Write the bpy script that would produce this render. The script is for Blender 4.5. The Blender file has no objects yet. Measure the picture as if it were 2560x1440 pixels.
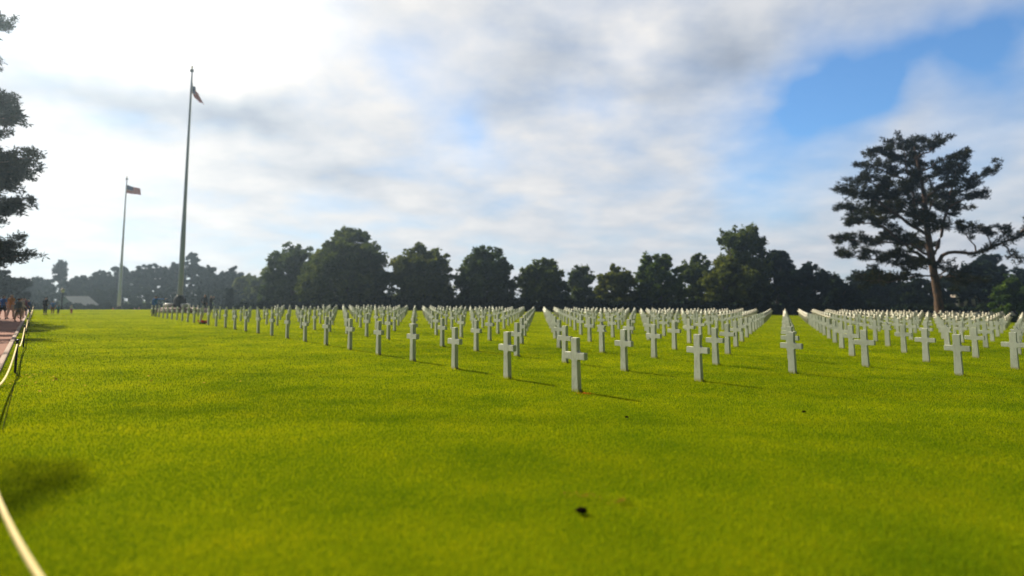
import bpy, bmesh, math, random
import numpy as np
from mathutils import Vector, Matrix

C = bpy.context.scene.collection
rng = np.random.default_rng(7)
random.seed(7)

# ------------------------------------------------------------------ measured camera and site constants
FPX, PITCH, PPY = 1459.79, 0.09383, 603.73          # focal length (px of the 2560 photo), pitch, principal row
S = 0.95                                            # metres per headstone height
CAMZ = 1.73224 * S
OX, OY = 1.2036 * S, 11.10087 * S                   # nearest headstone
RX, RY = -1.29032 * S, 1.60562 * S                  # step along a row
DX, DY = 1.5155 * S, 3.27249 * S                    # step from row to row
ROWANG = math.atan2(-RY, -RX)                       # arms run along the rows


def sstep(a, b, x):
    t = np.clip((np.asarray(x, float) - a) / (b - a), 0, 1)
    return t * t * (3 - 2 * t)


def ground(x, y):
    x = np.asarray(x, float); y = np.asarray(y, float)
    u, v = x / S, y / S
    xe = np.where(u > 0, 40 * np.tanh(u / 40), u)
    s = (u * u + v * v) * 0.00014 / 0.6
    z = S * (-0.01358 * xe - 0.6 * s / (1 + s ** 4) ** 0.25)
    far = -2.0 - 0.010 * np.clip(x, 0, 60)
    rho = np.hypot(x, y)
    z = z + (far - z) * sstep(82, 112, rho - 0.12 * np.clip(x, 0, 70))
    return z


def gz(x, y):
    return float(ground(x, y))


def ray(px, py):
    xc = (px - 1280) / FPX; yc = (PPY - py) / FPX
    return np.array([xc, math.cos(PITCH) - yc * math.sin(PITCH), math.sin(PITCH) + yc * math.cos(PITCH)])


def at(px, py, Y):
    """site point seen in direction (px,py) at distance Y in front of the photographer"""
    d = ray(px, py)
    return np.array([0, 0, CAMZ]) + d * (Y / d[1])


def hit(px, py):
    d = ray(px, py)
    t = np.linspace(2, 160, 8000)
    h = CAMZ + d[2] * t - ground(d[0] * t, d[1] * t)
    k = int(np.argmax(h < 0)) if (h < 0).any() else len(t) - 1
    return d[0] * t[k], d[1] * t[k]


def proj(x, y, z):
    z = z - CAMZ
    fw = y * math.cos(PITCH) + z * math.sin(PITCH); up = -y * math.sin(PITCH) + z * math.cos(PITCH)
    return 1280 + FPX * x / fw, PPY - FPX * up / fw


# ------------------------------------------------------------------ object helpers
def tag(o, label=None, cat=None, group=None, kind=None):
    if label: o['label'] = label
    if cat: o['category'] = cat
    if group: o['group'] = group
    if kind: o['kind'] = kind
    return o


def empty(name, loc, label=None, cat=None, group=None, rz=0):
    o = bpy.data.objects.new(name, None); C.objects.link(o)
    o.location = loc; o.rotation_euler = (0, 0, rz); o.empty_display_size = 0.2
    return tag(o, label, cat, group)


def link(name, me, mat, parent=None, loc=None):
    o = bpy.data.objects.new(name, me); C.objects.link(o)
    if mat and not me.materials: me.materials.append(mat)
    if parent: o.parent = parent
    if loc is not None: o.location = loc
    return o


def npmesh(name, verts, faces, smooth=False, attr=None):
    """fast mesh from an (n,3) array and an (m,k) array of equal-sized faces"""
    verts = np.asarray(verts, np.float32); faces = np.asarray(faces, np.int32)
    m, k = faces.shape
    me = bpy.data.meshes.new(name)
    me.vertices.add(len(verts)); me.vertices.foreach_set('co', verts.ravel())
    me.loops.add(m * k); me.loops.foreach_set('vertex_index', faces.ravel())
    me.polygons.add(m); me.polygons.foreach_set('loop_start', np.arange(0, m * k, k, dtype=np.int32))
    me.polygons.foreach_set('loop_total', np.full(m, k, np.int32))
    if smooth: me.polygons.foreach_set('use_smooth', np.ones(m, bool))
    if attr is not None:
        a = me.attributes.new('tone', 'FLOAT', 'POINT'); a.data.foreach_set('value', np.asarray(attr, np.float32))
    me.update(calc_edges=True)
    return me


def bmmesh(name, bm, smooth=False):
    me = bpy.data.meshes.new(name)
    bmesh.ops.recalc_face_normals(bm, faces=bm.faces)
    bm.to_mesh(me); bm.free()
    if smooth:
        for p in me.polygons: p.use_smooth = True
    return me


def tube(bm, pts, rads, n=8, cap=True):
    pts = [Vector(p) for p in pts]
    rings = []
    for i, p in enumerate(pts):
        t = (pts[min(i + 1, len(pts) - 1)] - pts[max(i - 1, 0)]).normalized()
        a = Vector((0, 0, 1)) if abs(t.z) < 0.9 else Vector((1, 0, 0))
        u = t.cross(a).normalized(); w = t.cross(u).normalized()
        rings.append([bm.verts.new(p + (u * math.cos(2 * math.pi * k / n) + w * math.sin(2 * math.pi * k / n)) * rads[i]) for k in range(n)])
    for a, b in zip(rings, rings[1:]):
        for k in range(n):
            bm.faces.new((a[k], a[(k + 1) % n], b[(k + 1) % n], b[k]))
    if cap:
        bm.faces.new(rings[0]); bm.faces.new(rings[-1])


def lathe(bm, prof, n=20, c=(0, 0, 0)):
    rings = [[bm.verts.new((c[0] + r * math.cos(2 * math.pi * k / n), c[1] + r * math.sin(2 * math.pi * k / n), c[2] + z)) for k in range(n)] for r, z in prof]
    for a, b in zip(rings, rings[1:]):
        for k in range(n):
            bm.faces.new((a[k], a[(k + 1) % n], b[(k + 1) % n], b[k]))
    bm.faces.new(rings[0]); bm.faces.new(rings[-1])


def box(bm, c, s, bev=0.0):
    r = bmesh.ops.create_cube(bm, size=1, matrix=Matrix.Translation(c) @ Matrix.Diagonal((s[0], s[1], s[2], 1)))
    if bev:
        es = list({e for v in r['verts'] for e in v.link_edges})
        bmesh.ops.bevel(bm, geom=es, offset=bev, segments=2, affect='EDGES')


# ------------------------------------------------------------------ materials
def newmat(name):
    m = bpy.data.materials.new(name); m.use_nodes = True
    nt = m.node_tree; nt.nodes.clear()
    return m, nt


def N(nt, t, **kw):
    n = nt.nodes.new(t)
    for k, v in kw.items():
        if k in ('inp',):
            for a, b in v.items(): n.inputs[a].default_value = b
        else: setattr(n, k, v)
    return n


def ramp(nt, fac, stops):
    r = nt.nodes.new('ShaderNodeValToRGB'); nt.links.new(fac, r.inputs[0])
    e = r.color_ramp.elements
    while len(e) < len(stops): e.new(0.5)
    for k, (p, c) in enumerate(stops):
        e[k].position = p; e[k].color = (*c, 1)
    return r.outputs[0]


def mixc(nt, fac, a, b, mode='MIX'):
    m = nt.nodes.new('ShaderNodeMix'); m.data_type = 'RGBA'; m.blend_type = mode
    for sock, v in ((m.inputs[0], fac), (m.inputs[6], a), (m.inputs[7], b)):
        if hasattr(v, 'is_linked'): nt.links.new(v, sock)
        elif isinstance(v, tuple): sock.default_value = (*v, 1)
        else: sock.default_value = v
    return m.outputs[2]


def noise(nt, scale, detail=4, rough=0.55, vec=None, dist=0.0):
    n = N(nt, 'ShaderNodeTexNoise', inp={'Scale': scale, 'Detail': detail, 'Roughness': rough, 'Distortion': dist})
    if vec is not None: nt.links.new(vec, n.inputs['Vector'])
    return n.outputs[0]


def coords(nt, kind='Object', scale=None):
    t = nt.nodes.new('ShaderNodeTexCoord').outputs[kind] if kind != 'World' else nt.nodes.new('ShaderNodeNewGeometry').outputs['Position']
    if scale:
        m = N(nt, 'ShaderNodeMapping'); m.inputs['Scale'].default_value = scale; nt.links.new(t, m.inputs[0]); t = m.outputs[0]
    return t


def simple(name, col, rough=0.7, metal=0.0, var=0.25, scale=8.0, bump=0.0, spec=0.3):
    m, nt = newmat(name)
    out = N(nt, 'ShaderNodeOutputMaterial'); b = N(nt, 'ShaderNodeBsdfPrincipled')
    b.inputs['Roughness'].default_value = rough; b.inputs['Metallic'].default_value = metal
    b.inputs['Specular IOR Level'].default_value = spec
    v = coords(nt)
    f = noise(nt, scale, 5, 0.6, v)
    lo = tuple(c * (1 - var) for c in col); hi = tuple(min(1, c * (1 + var)) for c in col)
    nt.links.new(ramp(nt, f, [(0.3, lo), (0.7, hi)]), b.inputs['Base Color'])
    if bump:
        bp = N(nt, 'ShaderNodeBump', inp={'Strength': bump, 'Distance': 0.02}); nt.links.new(f, bp.inputs['Height']); nt.links.new(bp.outputs[0], b.inputs['Normal'])
    nt.links.new(b.outputs[0], out.inputs[0])
    return m


def grass_colour(nt):
    p = coords(nt, 'World')
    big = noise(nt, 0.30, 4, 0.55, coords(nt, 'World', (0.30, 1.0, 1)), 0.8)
    mid = noise(nt, 0.9, 4, 0.6, p)
    fine = noise(nt, 14.0, 3, 0.6, p)
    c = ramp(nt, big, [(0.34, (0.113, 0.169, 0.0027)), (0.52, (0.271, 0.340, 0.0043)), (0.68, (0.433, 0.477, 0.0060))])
    c = mixc(nt, 0.55, c, ramp(nt, mid, [(0.32, (0.121, 0.216, 0.0037)), (0.5, (0.260, 0.329, 0.0043)), (0.7, (0.415, 0.427, 0.0054))]))
    c = mixc(nt, 0.14, c, ramp(nt, fine, [(0.35, (0.092, 0.159, 0.0037)), (0.55, (0.254, 0.321, 0.0043)), (0.72, (0.484, 0.469, 0.0073))]))
    return c


def mat_lawn():
    m, nt = newmat('lawn turf')
    out = N(nt, 'ShaderNodeOutputMaterial'); d = N(nt, 'ShaderNodeBsdfDiffuse')
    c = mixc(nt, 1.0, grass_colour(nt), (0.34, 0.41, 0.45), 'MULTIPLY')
    nt.links.new(c, d.inputs[0])
    f = noise(nt, 30.0, 4, 0.7, coords(nt, 'World'))
    bp = N(nt, 'ShaderNodeBump', inp={'Strength': 0.9, 'Distance': 0.05}); nt.links.new(f, bp.inputs['Height']); nt.links.new(bp.outputs[0], d.inputs['Normal'])
    nt.links.new(d.outputs[0], out.inputs[0])
    return m


def mat_blades():
    m, nt = newmat('grass blade')
    out = N(nt, 'ShaderNodeOutputMaterial')
    c = grass_colour(nt)
    a = N(nt, 'ShaderNodeAttribute', attribute_name='tone')
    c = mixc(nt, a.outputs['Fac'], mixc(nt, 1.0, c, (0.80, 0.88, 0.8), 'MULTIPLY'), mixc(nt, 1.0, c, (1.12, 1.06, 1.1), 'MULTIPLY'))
    d = N(nt, 'ShaderNodeBsdfDiffuse'); t = N(nt, 'ShaderNodeBsdfTranslucent')
    nt.links.new(c, d.inputs[0]); nt.links.new(mixc(nt, 1.0, c, (1.35, 1.2, 0.7), 'MULTIPLY'), t.inputs[0])
    mx = N(nt, 'ShaderNodeMixShader', inp={0: 0.48}); nt.links.new(d.outputs[0], mx.inputs[1]); nt.links.new(t.outputs[0], mx.inputs[2])
    nt.links.new(mx.outputs[0], out.inputs[0])
    return m


def mat_foliage(name, dark, mid, light, trans=0.25, scale=0.6):
    m, nt = newmat(name)
    out = N(nt, 'ShaderNodeOutputMaterial')
    v = coords(nt)
    f = noise(nt, scale, 3, 0.6, v); f2 = noise(nt, 4.0, 2, 0.5, v)
    c = ramp(nt, f, [(0.32, dark), (0.52, mid), (0.70, light)])
    c = mixc(nt, 0.35, c, ramp(nt, f2, [(0.3, dark), (0.7, light)]))
    info = N(nt, 'ShaderNodeObjectInfo')
    c = mixc(nt, 0.5, c, mixc(nt, info.outputs['Random'], mixc(nt, 1.0, c, (0.7, 0.8, 1.0), 'MULTIPLY'), mixc(nt, 1.0, c, (1.35, 1.15, 0.8), 'MULTIPLY')))
    d = N(nt, 'ShaderNodeBsdfDiffuse'); t = N(nt, 'ShaderNodeBsdfTranslucent')
    nt.links.new(c, d.inputs[0]); nt.links.new(c, t.inputs[0])
    mx = N(nt, 'ShaderNodeMixShader', inp={0: trans}); nt.links.new(d.outputs[0], mx.inputs[1]); nt.links.new(t.outputs[0], mx.inputs[2])
    nt.links.new(mx.outputs[0], out.inputs[0])
    return m


def mat_marble():
    m, nt = newmat('white marble')
    out = N(nt, 'ShaderNodeOutputMaterial'); b = N(nt, 'ShaderNodeBsdfPrincipled')
    b.inputs['Roughness'].default_value = 0.55; b.inputs['Specular IOR Level'].default_value = 0.35
    info = N(nt, 'ShaderNodeObjectInfo')
    tc = N(nt, 'ShaderNodeTexCoord').outputs['Object']
    off = N(nt, 'ShaderNodeVectorMath', operation='MULTIPLY_ADD')
    nt.links.new(tc, off.inputs[0]); off.inputs[1].default_value = (1, 1, 1)
    rv = N(nt, 'ShaderNodeVectorMath', operation='SCALE'); rv.inputs[0].default_value = (37, 11, 23); nt.links.new(info.outputs['Random'], rv.inputs['Scale'])
    nt.links.new(rv.outputs[0], off.inputs[2]); v = off.outputs[0]
    base = ramp(nt, noise(nt, 2.5, 5, 0.6, v), [(0.3, (0.53, 0.54, 0.45)), (0.7, (0.70, 0.70, 0.61))])
    wv = N(nt, 'ShaderNodeMapping'); wv.inputs['Rotation'].default_value = (0.3, 0.7, 0.4); wv.inputs['Scale'].default_value = (3.2, 3.2, 0.9); nt.links.new(v, wv.inputs[0])
    vein = ramp(nt, noise(nt, 1.6, 6, 0.62, wv.outputs[0], 1.2), [(0.475, (1, 1, 1)), (0.5, (0.82, 0.81, 0.78)), (0.525, (1, 1, 1))])
    c = mixc(nt, 1.0, base, vein, 'MULTIPLY')
    tone = mixc(nt, info.outputs['Random'], (0.88, 0.90, 0.86), (1.03, 1.02, 1.0))
    c = mixc(nt, 1.0, c, tone, 'MULTIPLY')
    sx = N(nt, 'ShaderNodeSeparateXYZ'); nt.links.new(tc, sx.inputs[0])
    mr = N(nt, 'ShaderNodeMapRange', inp={1: 0.015, 2: 0.085, 3: 0.75, 4: 0.0}); nt.links.new(sx.outputs[2], mr.inputs[0])
    st = N(nt, 'ShaderNodeMath', operation='MULTIPLY'); nt.links.new(mr.outputs[0], st.inputs[0]); nt.links.new(noise(nt, 9, 3, 0.6, v), st.inputs[1])
    c = mixc(nt, st.outputs[0], c, (0.30, 0.19, 0.10))
    nt.links.new(c, b.inputs['Base Color'])
    nt.links.new(b.outputs[0], out.inputs[0])
    return m


def mat_bark(name='pine bark', a=(0.02, 0.012, 0.008), b_=(0.12, 0.058, 0.026)):
    m, nt = newmat(name)
    out = N(nt, 'ShaderNodeOutputMaterial'); b = N(nt, 'ShaderNodeBsdfPrincipled'); b.inputs['Roughness'].default_value = 0.9
    f = noise(nt, 5.0, 6, 0.7, coords(nt, 'Object', (1, 1, 0.25)))
    nt.links.new(ramp(nt, f, [(0.38, a), (0.62, b_)]), b.inputs['Base Color'])
    bp = N(nt, 'ShaderNodeBump', inp={'Strength': 0.9, 'Distance': 0.08}); nt.links.new(f, bp.inputs['Height']); nt.links.new(bp.outputs[0], b.inputs['Normal'])
    nt.links.new(b.outputs[0], out.inputs[0])
    return m


def mat_path():
    m, nt = newmat('red gravel')
    out = N(nt, 'ShaderNodeOutputMaterial'); b = N(nt, 'ShaderNodeBsdfPrincipled'); b.inputs['Roughness'].default_value = 0.95
    p = coords(nt, 'World')
    c = ramp(nt, noise(nt, 30, 5, 0.75, p), [(0.3, (0.105, 0.024, 0.007)), (0.7, (0.25, 0.066, 0.024))])
    c = mixc(nt, 0.4, c, ramp(nt, noise(nt, 0.7, 3, 0.5, p), [(0.35, (0.12, 0.027, 0.008)), (0.65, (0.235, 0.07, 0.028))]))
    nt.links.new(c, b.inputs['Base Color'])
    nt.links.new(b.outputs[0], out.inputs[0])
    return m


def mat_flag():
    """stripes and a canton from the cloth's own UVs"""
    m, nt = newmat('flag cloth')
    out = N(nt, 'ShaderNodeOutputMaterial')
    uv = N(nt, 'ShaderNodeUVMap'); sx = N(nt, 'ShaderNodeSeparateXYZ'); nt.links.new(uv.outputs[0], sx.inputs[0])

    def M(op, a, b=None):
        n = N(nt, 'ShaderNodeMath', operation=op)
        for k, v in enumerate((a, b)):
            if v is None: continue
            if hasattr(v, 'is_linked'): nt.links.new(v, n.inputs[k])
            else: n.inputs[k].default_value = v
        return n.outputs[0]
    u, v = sx.outputs[0], sx.outputs[1]
    stripe = M('LESS_THAN', M('FRACT', M('MULTIPLY', v, 6.5)), 0.5)
    c = mixc(nt, stripe, (0.42, 0.36, 0.37), (0.55, 0.008, 0.016))
    can = M('MULTIPLY', M('LESS_THAN', u, 0.46), M('GREATER_THAN', v, 6 / 13))
    cu = M('SUBTRACT', M('FRACT', M('MULTIPLY', u, 15)), 0.5); cv = M('SUBTRACT', M('FRACT', M('MULTIPLY', M('SUBTRACT', v, 6 / 13), 9.3)), 0.5)
    star = M('LESS_THAN', M('ADD', M('MULTIPLY', cu, cu), M('MULTIPLY', cv, cv)), 0.07)
    blue = mixc(nt, star, (0.008, 0.014, 0.17), (0.22, 0.22, 0.32))
    c = mixc(nt, can, c, blue)
    d = N(nt, 'ShaderNodeBsdfDiffuse'); t = N(nt, 'ShaderNodeBsdfTranslucent')
    nt.links.new(c, d.inputs[0]); nt.links.new(c, t.inputs[0])
    mx = N(nt, 'ShaderNodeMixShader', inp={0: 0.28}); nt.links.new(d.outputs[0], mx.inputs[1]); nt.links.new(t.outputs[0], mx.inputs[2])
    nt.links.new(mx.outputs[0], out.inputs[0])
    return m


MARBLE = mat_marble(); LAWN = mat_lawn(); BLADE = mat_blades(); BARK = mat_bark(); PATH = mat_path()
DARKBARK = mat_bark('dark bark', (0.02, 0.015, 0.012), (0.08, 0.06, 0.045))
F_BROAD = mat_foliage('broadleaf foliage', (0.018, 0.036, 0.012), (0.058, 0.092, 0.022), (0.155, 0.190, 0.032), 0.36, 0.35)
F_OLIVE = mat_foliage('olive foliage', (0.030, 0.050, 0.013), (0.088, 0.116, 0.022), (0.20, 0.215, 0.032), 0.40, 0.35)
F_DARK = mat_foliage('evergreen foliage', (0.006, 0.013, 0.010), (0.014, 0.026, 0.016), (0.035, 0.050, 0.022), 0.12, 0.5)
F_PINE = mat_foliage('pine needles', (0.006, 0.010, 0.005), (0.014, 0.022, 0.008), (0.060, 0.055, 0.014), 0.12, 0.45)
F_GREEN = mat_foliage('bright shrub foliage', (0.02, 0.05, 0.009), (0.06, 0.11, 0.014), (0.14, 0.19, 0.024), 0.34, 0.9)
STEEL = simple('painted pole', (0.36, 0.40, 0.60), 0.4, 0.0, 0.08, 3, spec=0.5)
BRONZE = simple('dark bronze', (0.035, 0.032, 0.028), 0.5, 0.6, 0.3, 6)
GRANITE = simple('pink granite', (0.36, 0.24, 0.21), 0.6, 0, 0.25, 12, 0.1)
PALESTONE = simple('pale limestone', (0.38, 0.32, 0.28), 0.8, 0, 0.18, 3, 0.1)
GLASSY = simple('frosted lamp glass', (0.70, 0.69, 0.66), 0.3, 0, 0.05, 5)
BLACKMETAL = simple('black painted metal', (0.012, 0.012, 0.013), 0.45, 0.2, 0.3, 15)
ROPE = simple('white rope', (0.76, 0.60, 0.28), 0.8, 0, 0.10, 60, 0.4)
KERB = simple('kerb stone', (0.27, 0.18, 0.14), 0.85, 0, 0.25, 14, 0.2)
FLAG = mat_flag()

# ------------------------------------------------------------------ camera
cam = bpy.data.cameras.new('camera'); camo = bpy.data.objects.new('camera', cam); C.objects.link(camo)
camo.location = (0, 0, CAMZ); camo.rotation_euler = (math.pi / 2 + PITCH, 0, 0)
cam.sensor_width = 36; cam.lens = FPX / 2560 * 36; cam.shift_y = (PPY - 720) / 2560
cam.clip_start = 0.05; cam.clip_end = 3000
cam.dof.use_dof = True; cam.dof.focus_distance = 13.0; cam.dof.aperture_fstop = 0.42; cam.dof.aperture_blades = 9
bpy.context.scene.camera = camo

# ------------------------------------------------------------------ light and sky
SUN_EL, SUN_AZ = math.radians(37), math.radians(45)          # azimuth from +Y towards -X
sd = Vector((-math.sin(SUN_AZ) * math.cos(SUN_EL), math.cos(SUN_AZ) * math.cos(SUN_EL), math.sin(SUN_EL)))
sun = bpy.data.lights.new('sun', 'SUN'); suno = bpy.data.objects.new('sun', sun); C.objects.link(suno)
sun.energy = 5.0; sun.angle = math.radians(0.7); sun.color = (1.0, 0.90, 0.70)
suno.rotation_euler = sd.to_track_quat('Z', 'Y').to_euler()


def build_world():
    w = bpy.data.worlds.new('World'); bpy.context.scene.world = w; w.use_nodes = True
    nt = w.node_tree; nt.nodes.clear()

    def M(op, a, b=None, c=None, clamp=False):
        n = N(nt, 'ShaderNodeMath', operation=op, use_clamp=clamp)
        for k, v in enumerate((a, b, c)):
            if v is None: continue
            if hasattr(v, 'is_linked'): nt.links.new(v, n.inputs[k])
            else: n.inputs[k].default_value = v
        return n.outputs[0]
    d = N(nt, 'ShaderNodeTexCoord').outputs['Generated']
    sx = N(nt, 'ShaderNodeSeparateXYZ'); nt.links.new(d, sx.inputs[0])
    x, y, z = sx.outputs
    az = M('ARCTAN2', x, y); el = M('ARCSINE', z)
    wn = N(nt, 'ShaderNodeTexNoise', inp={'Scale': 4.0, 'Detail': 4, 'Roughness': 0.55}); nt.links.new(d, wn.inputs['Vector'])
    ws = N(nt, 'ShaderNodeSeparateColor'); nt.links.new(wn.outputs[1], ws.inputs[0])
    azw = M('ADD', az, M('MULTIPLY', M('SUBTRACT', ws.outputs[0], 0.5), 0.30))
    elw = M('ADD', el, M('MULTIPLY', M('SUBTRACT', ws.outputs[1], 0.5), 0.16))

    def blob(px, py, sxp, syp):
        r = ray(px, py); r = r / np.linalg.norm(r)
        a0 = math.atan2(r[0], r[1]); e0 = math.asin(r[2])
        k = FPX / math.hypot(1, r[0] / r[1]) ** -1
        ra = sxp / FPX * (r[1] ** 2 + 0.0); re = syp / FPX * r[1]
        ra = max(ra, 0.02)
        u = M('DIVIDE', M('SUBTRACT', azw, a0), ra); v = M('DIVIDE', M('SUBTRACT', elw, e0), re)
        return M('POWER', 2.718, M('MULTIPLY', M('ADD', M('MULTIPLY', u, u), M('MULTIPLY', v, v)), -1.0))

    def total(lst):
        t = None
        for px, py, a, b, amp in lst:
            q = M('MULTIPLY', blob(px, py, a, b), amp); t = q if t is None else M('ADD', t, q)
        return t
    # cloud fields on a plane overhead, so they flatten towards the horizon
    pz = M('ADD', M('MAXIMUM', z, 0.0), 0.22)
    cp = N(nt, 'ShaderNodeCombineXYZ'); nt.links.new(M('DIVIDE', x, pz), cp.inputs[0]); nt.links.new(M('DIVIDE', y, pz), cp.inputs[1])
    n1 = N(nt, 'ShaderNodeTexNoise', inp={'Scale': 1.6, 'Detail': 8, 'Roughness': 0.58, 'Distortion': 0.4}); nt.links.new(cp.outputs[0], n1.inputs['Vector'])
    n2 = N(nt, 'ShaderNodeTexNoise', inp={'Scale': 3.2, 'Detail': 8, 'Roughness': 0.57}); nt.links.new(cp.outputs[0], n2.inputs['Vector'])
    f1, f2 = n1.outputs[0], n2.outputs[0]
    holes = total([(2190, 190, 190, 120, 0.95), (2050, 280, 150, 140, 0.72), (2440, 70, 240, 110, 0.88), (1900, 380, 150, 150, 0.45), (2520, 180, 180, 120, 0.60),
                   (1210, 340, 100, 100, 0.50), (1060, 180, 90, 80, 0.28), (1500, 240, 110, 60, 0.42), (2480, 380, 150, 120, 0.38), (1950, 480, 150, 90, 0.22), (2000, 190, 120, 100, 0.3)])
    cover = M('SUBTRACT', M('ADD', M('ADD', 0.97, M('MULTIPLY', M('SUBTRACT', f1, 0.5), 0.75)), M('MULTIPLY', M('SUBTRACT', f2, 0.5), 0.55)), holes, clamp=True)
    greys = total([(1390, 110, 150, 70, 0.19), (1850, 100, 200, 70, 0.27), (1640, 205, 260, 40, 0.12), (850, 415, 160, 45, 0.19), (640, 280, 200, 60, 0.30), (1000, 640, 300, 40, 0.05),
                   (260, 215, 360, 60, 0.30), (1340, 240, 90, 60, 0.10), (2300, 300, 140, 60, 0.05)])
    bright = total([(520, 50, 540, 130, 0.36), (1590, 75, 100, 50, 0.20), (1500, 330, 120, 60, 0.05), (150, 450, 300, 130, 0.10), (1420, 40, 90, 40, 0.10)])
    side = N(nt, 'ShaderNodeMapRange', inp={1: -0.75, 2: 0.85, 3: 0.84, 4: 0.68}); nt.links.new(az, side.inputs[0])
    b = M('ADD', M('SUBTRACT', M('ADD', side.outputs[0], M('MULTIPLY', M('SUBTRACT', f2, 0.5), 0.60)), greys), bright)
    dt = N(nt, 'ShaderNodeVectorMath', operation='DOT_PRODUCT'); nt.links.new(d, dt.inputs[0]); dt.inputs[1].default_value = sd
    glow = M('POWER', M('MAXIMUM', dt.outputs['Value'], 0.0), 14.0)
    b = M('ADD', b, M('MULTIPLY', glow, 0.28))
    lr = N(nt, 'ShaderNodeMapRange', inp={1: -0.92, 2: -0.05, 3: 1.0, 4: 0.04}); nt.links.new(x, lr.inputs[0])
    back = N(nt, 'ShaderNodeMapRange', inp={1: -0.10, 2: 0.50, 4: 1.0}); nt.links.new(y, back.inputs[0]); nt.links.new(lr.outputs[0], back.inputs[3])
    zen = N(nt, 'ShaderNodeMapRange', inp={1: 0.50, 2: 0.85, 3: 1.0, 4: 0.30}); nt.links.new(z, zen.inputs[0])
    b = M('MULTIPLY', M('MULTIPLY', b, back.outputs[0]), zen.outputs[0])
    tint = N(nt, 'ShaderNodeMapRange', inp={1: 0.50, 2: 0.90, 3: 0.0, 4: 1.0}); nt.links.new(b, tint.inputs[0])
    ccol = mixc(nt, tint.outputs[0], (0.86, 0.96, 1.12), (1.0, 0.975, 0.95))
    cm = N(nt, 'ShaderNodeVectorMath', operation='SCALE'); nt.links.new(ccol, cm.inputs[0]); nt.links.new(b, cm.inputs['Scale'])
    sky = N(nt, 'ShaderNodeTexSky', sky_type='NISHITA', sun_disc=False, sun_elevation=SUN_EL, sun_rotation=-SUN_AZ, altitude=60, air_density=1.0, dust_density=0.6, ozone_density=1.5)
    sk = N(nt, 'ShaderNodeVectorMath', operation='MULTIPLY'); nt.links.new(sky.outputs[0], sk.inputs[0]); sk.inputs[1].default_value = (0.62, 0.95, 1.22)
    bg1 = N(nt, 'ShaderNodeBackground', inp={1: 0.075}); nt.links.new(sk.outputs[0], bg1.inputs[0])
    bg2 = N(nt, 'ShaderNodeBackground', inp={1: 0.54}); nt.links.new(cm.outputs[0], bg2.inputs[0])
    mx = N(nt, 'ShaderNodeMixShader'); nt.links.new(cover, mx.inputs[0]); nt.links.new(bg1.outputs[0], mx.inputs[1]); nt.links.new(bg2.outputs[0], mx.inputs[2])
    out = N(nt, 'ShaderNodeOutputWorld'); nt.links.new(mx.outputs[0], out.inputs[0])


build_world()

# ------------------------------------------------------------------ ground
t = np.linspace(-1, 1, 241)
cx = np.sign(t) * 460 * np.abs(t) ** 2.2
GX, GY = np.meshgrid(cx, cx)
gv = np.stack([GX.ravel(), GY.ravel(), ground(GX, GY).ravel()], 1)
n = len(cx); idx = np.arange(n * n).reshape(n, n)
gf = np.stack([idx[:-1, :-1], idx[:-1, 1:], idx[1:, 1:], idx[1:, :-1]], -1).reshape(-1, 4)
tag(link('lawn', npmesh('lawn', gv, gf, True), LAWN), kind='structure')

# gravel path along the left, parallel to the rows, and its kerb
KB = np.array(hit(0, 933)); PD = np.array(hit(62, 801)) - KB; PD /= np.linalg.norm(PD)
PN = np.array([-PD[1], PD[0]])      # away from the lawn
KB = KB * 1.0                                        # a point of the kerb


def strip(name, mat, o0, o1, lift0, lift1, t0=-22, t1=110, nseg=90, nw=4):
    tt = np.linspace(t0, t1, nseg); ww = np.linspace(o0, o1, nw)
    P = KB[None, None] + tt[:, None, None] * PD + ww[None, :, None] * PN
    Z = ground(P[..., 0], P[..., 1]) + np.linspace(lift0, lift1, nw)[None]
    v = np.concatenate([P, Z[..., None]], -1).reshape(-1, 3)
    ii = np.arange(nseg * nw).reshape(nseg, nw)
    f = np.stack([ii[:-1, :-1], ii[:-1, 1:], ii[1:, 1:], ii[1:, :-1]], -1).reshape(-1, 4)
    return tag(link(name, npmesh(name, v, f, True), mat), kind='structure')


strip('path', PATH, 0.10, 5.2, 0.012, 0.012, nw=6)


def kerb():
    bm = bmesh.new(); tt = np.linspace(-22, 100, 84); prev = None
    for q in tt:
        ring = []
        for o, h in ((0.0, -0.05), (0.0, 0.055), (0.02, 0.07), (0.10, 0.07), (0.10, -0.05)):
            p = KB + q * PD + o * PN; ring.append(bm.verts.new((p[0], p[1], gz(*p) + h)))
        if prev:
            for k in range(5): bm.faces.new((prev[k], prev[(k + 1) % 5], ring[(k + 1) % 5], ring[k]))
        prev = ring
    tag(link('kerb', bmmesh('kerb', bm), KERB), kind='structure')


kerb()

# ------------------------------------------------------------------ grass blades (nobody could count them)


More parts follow.
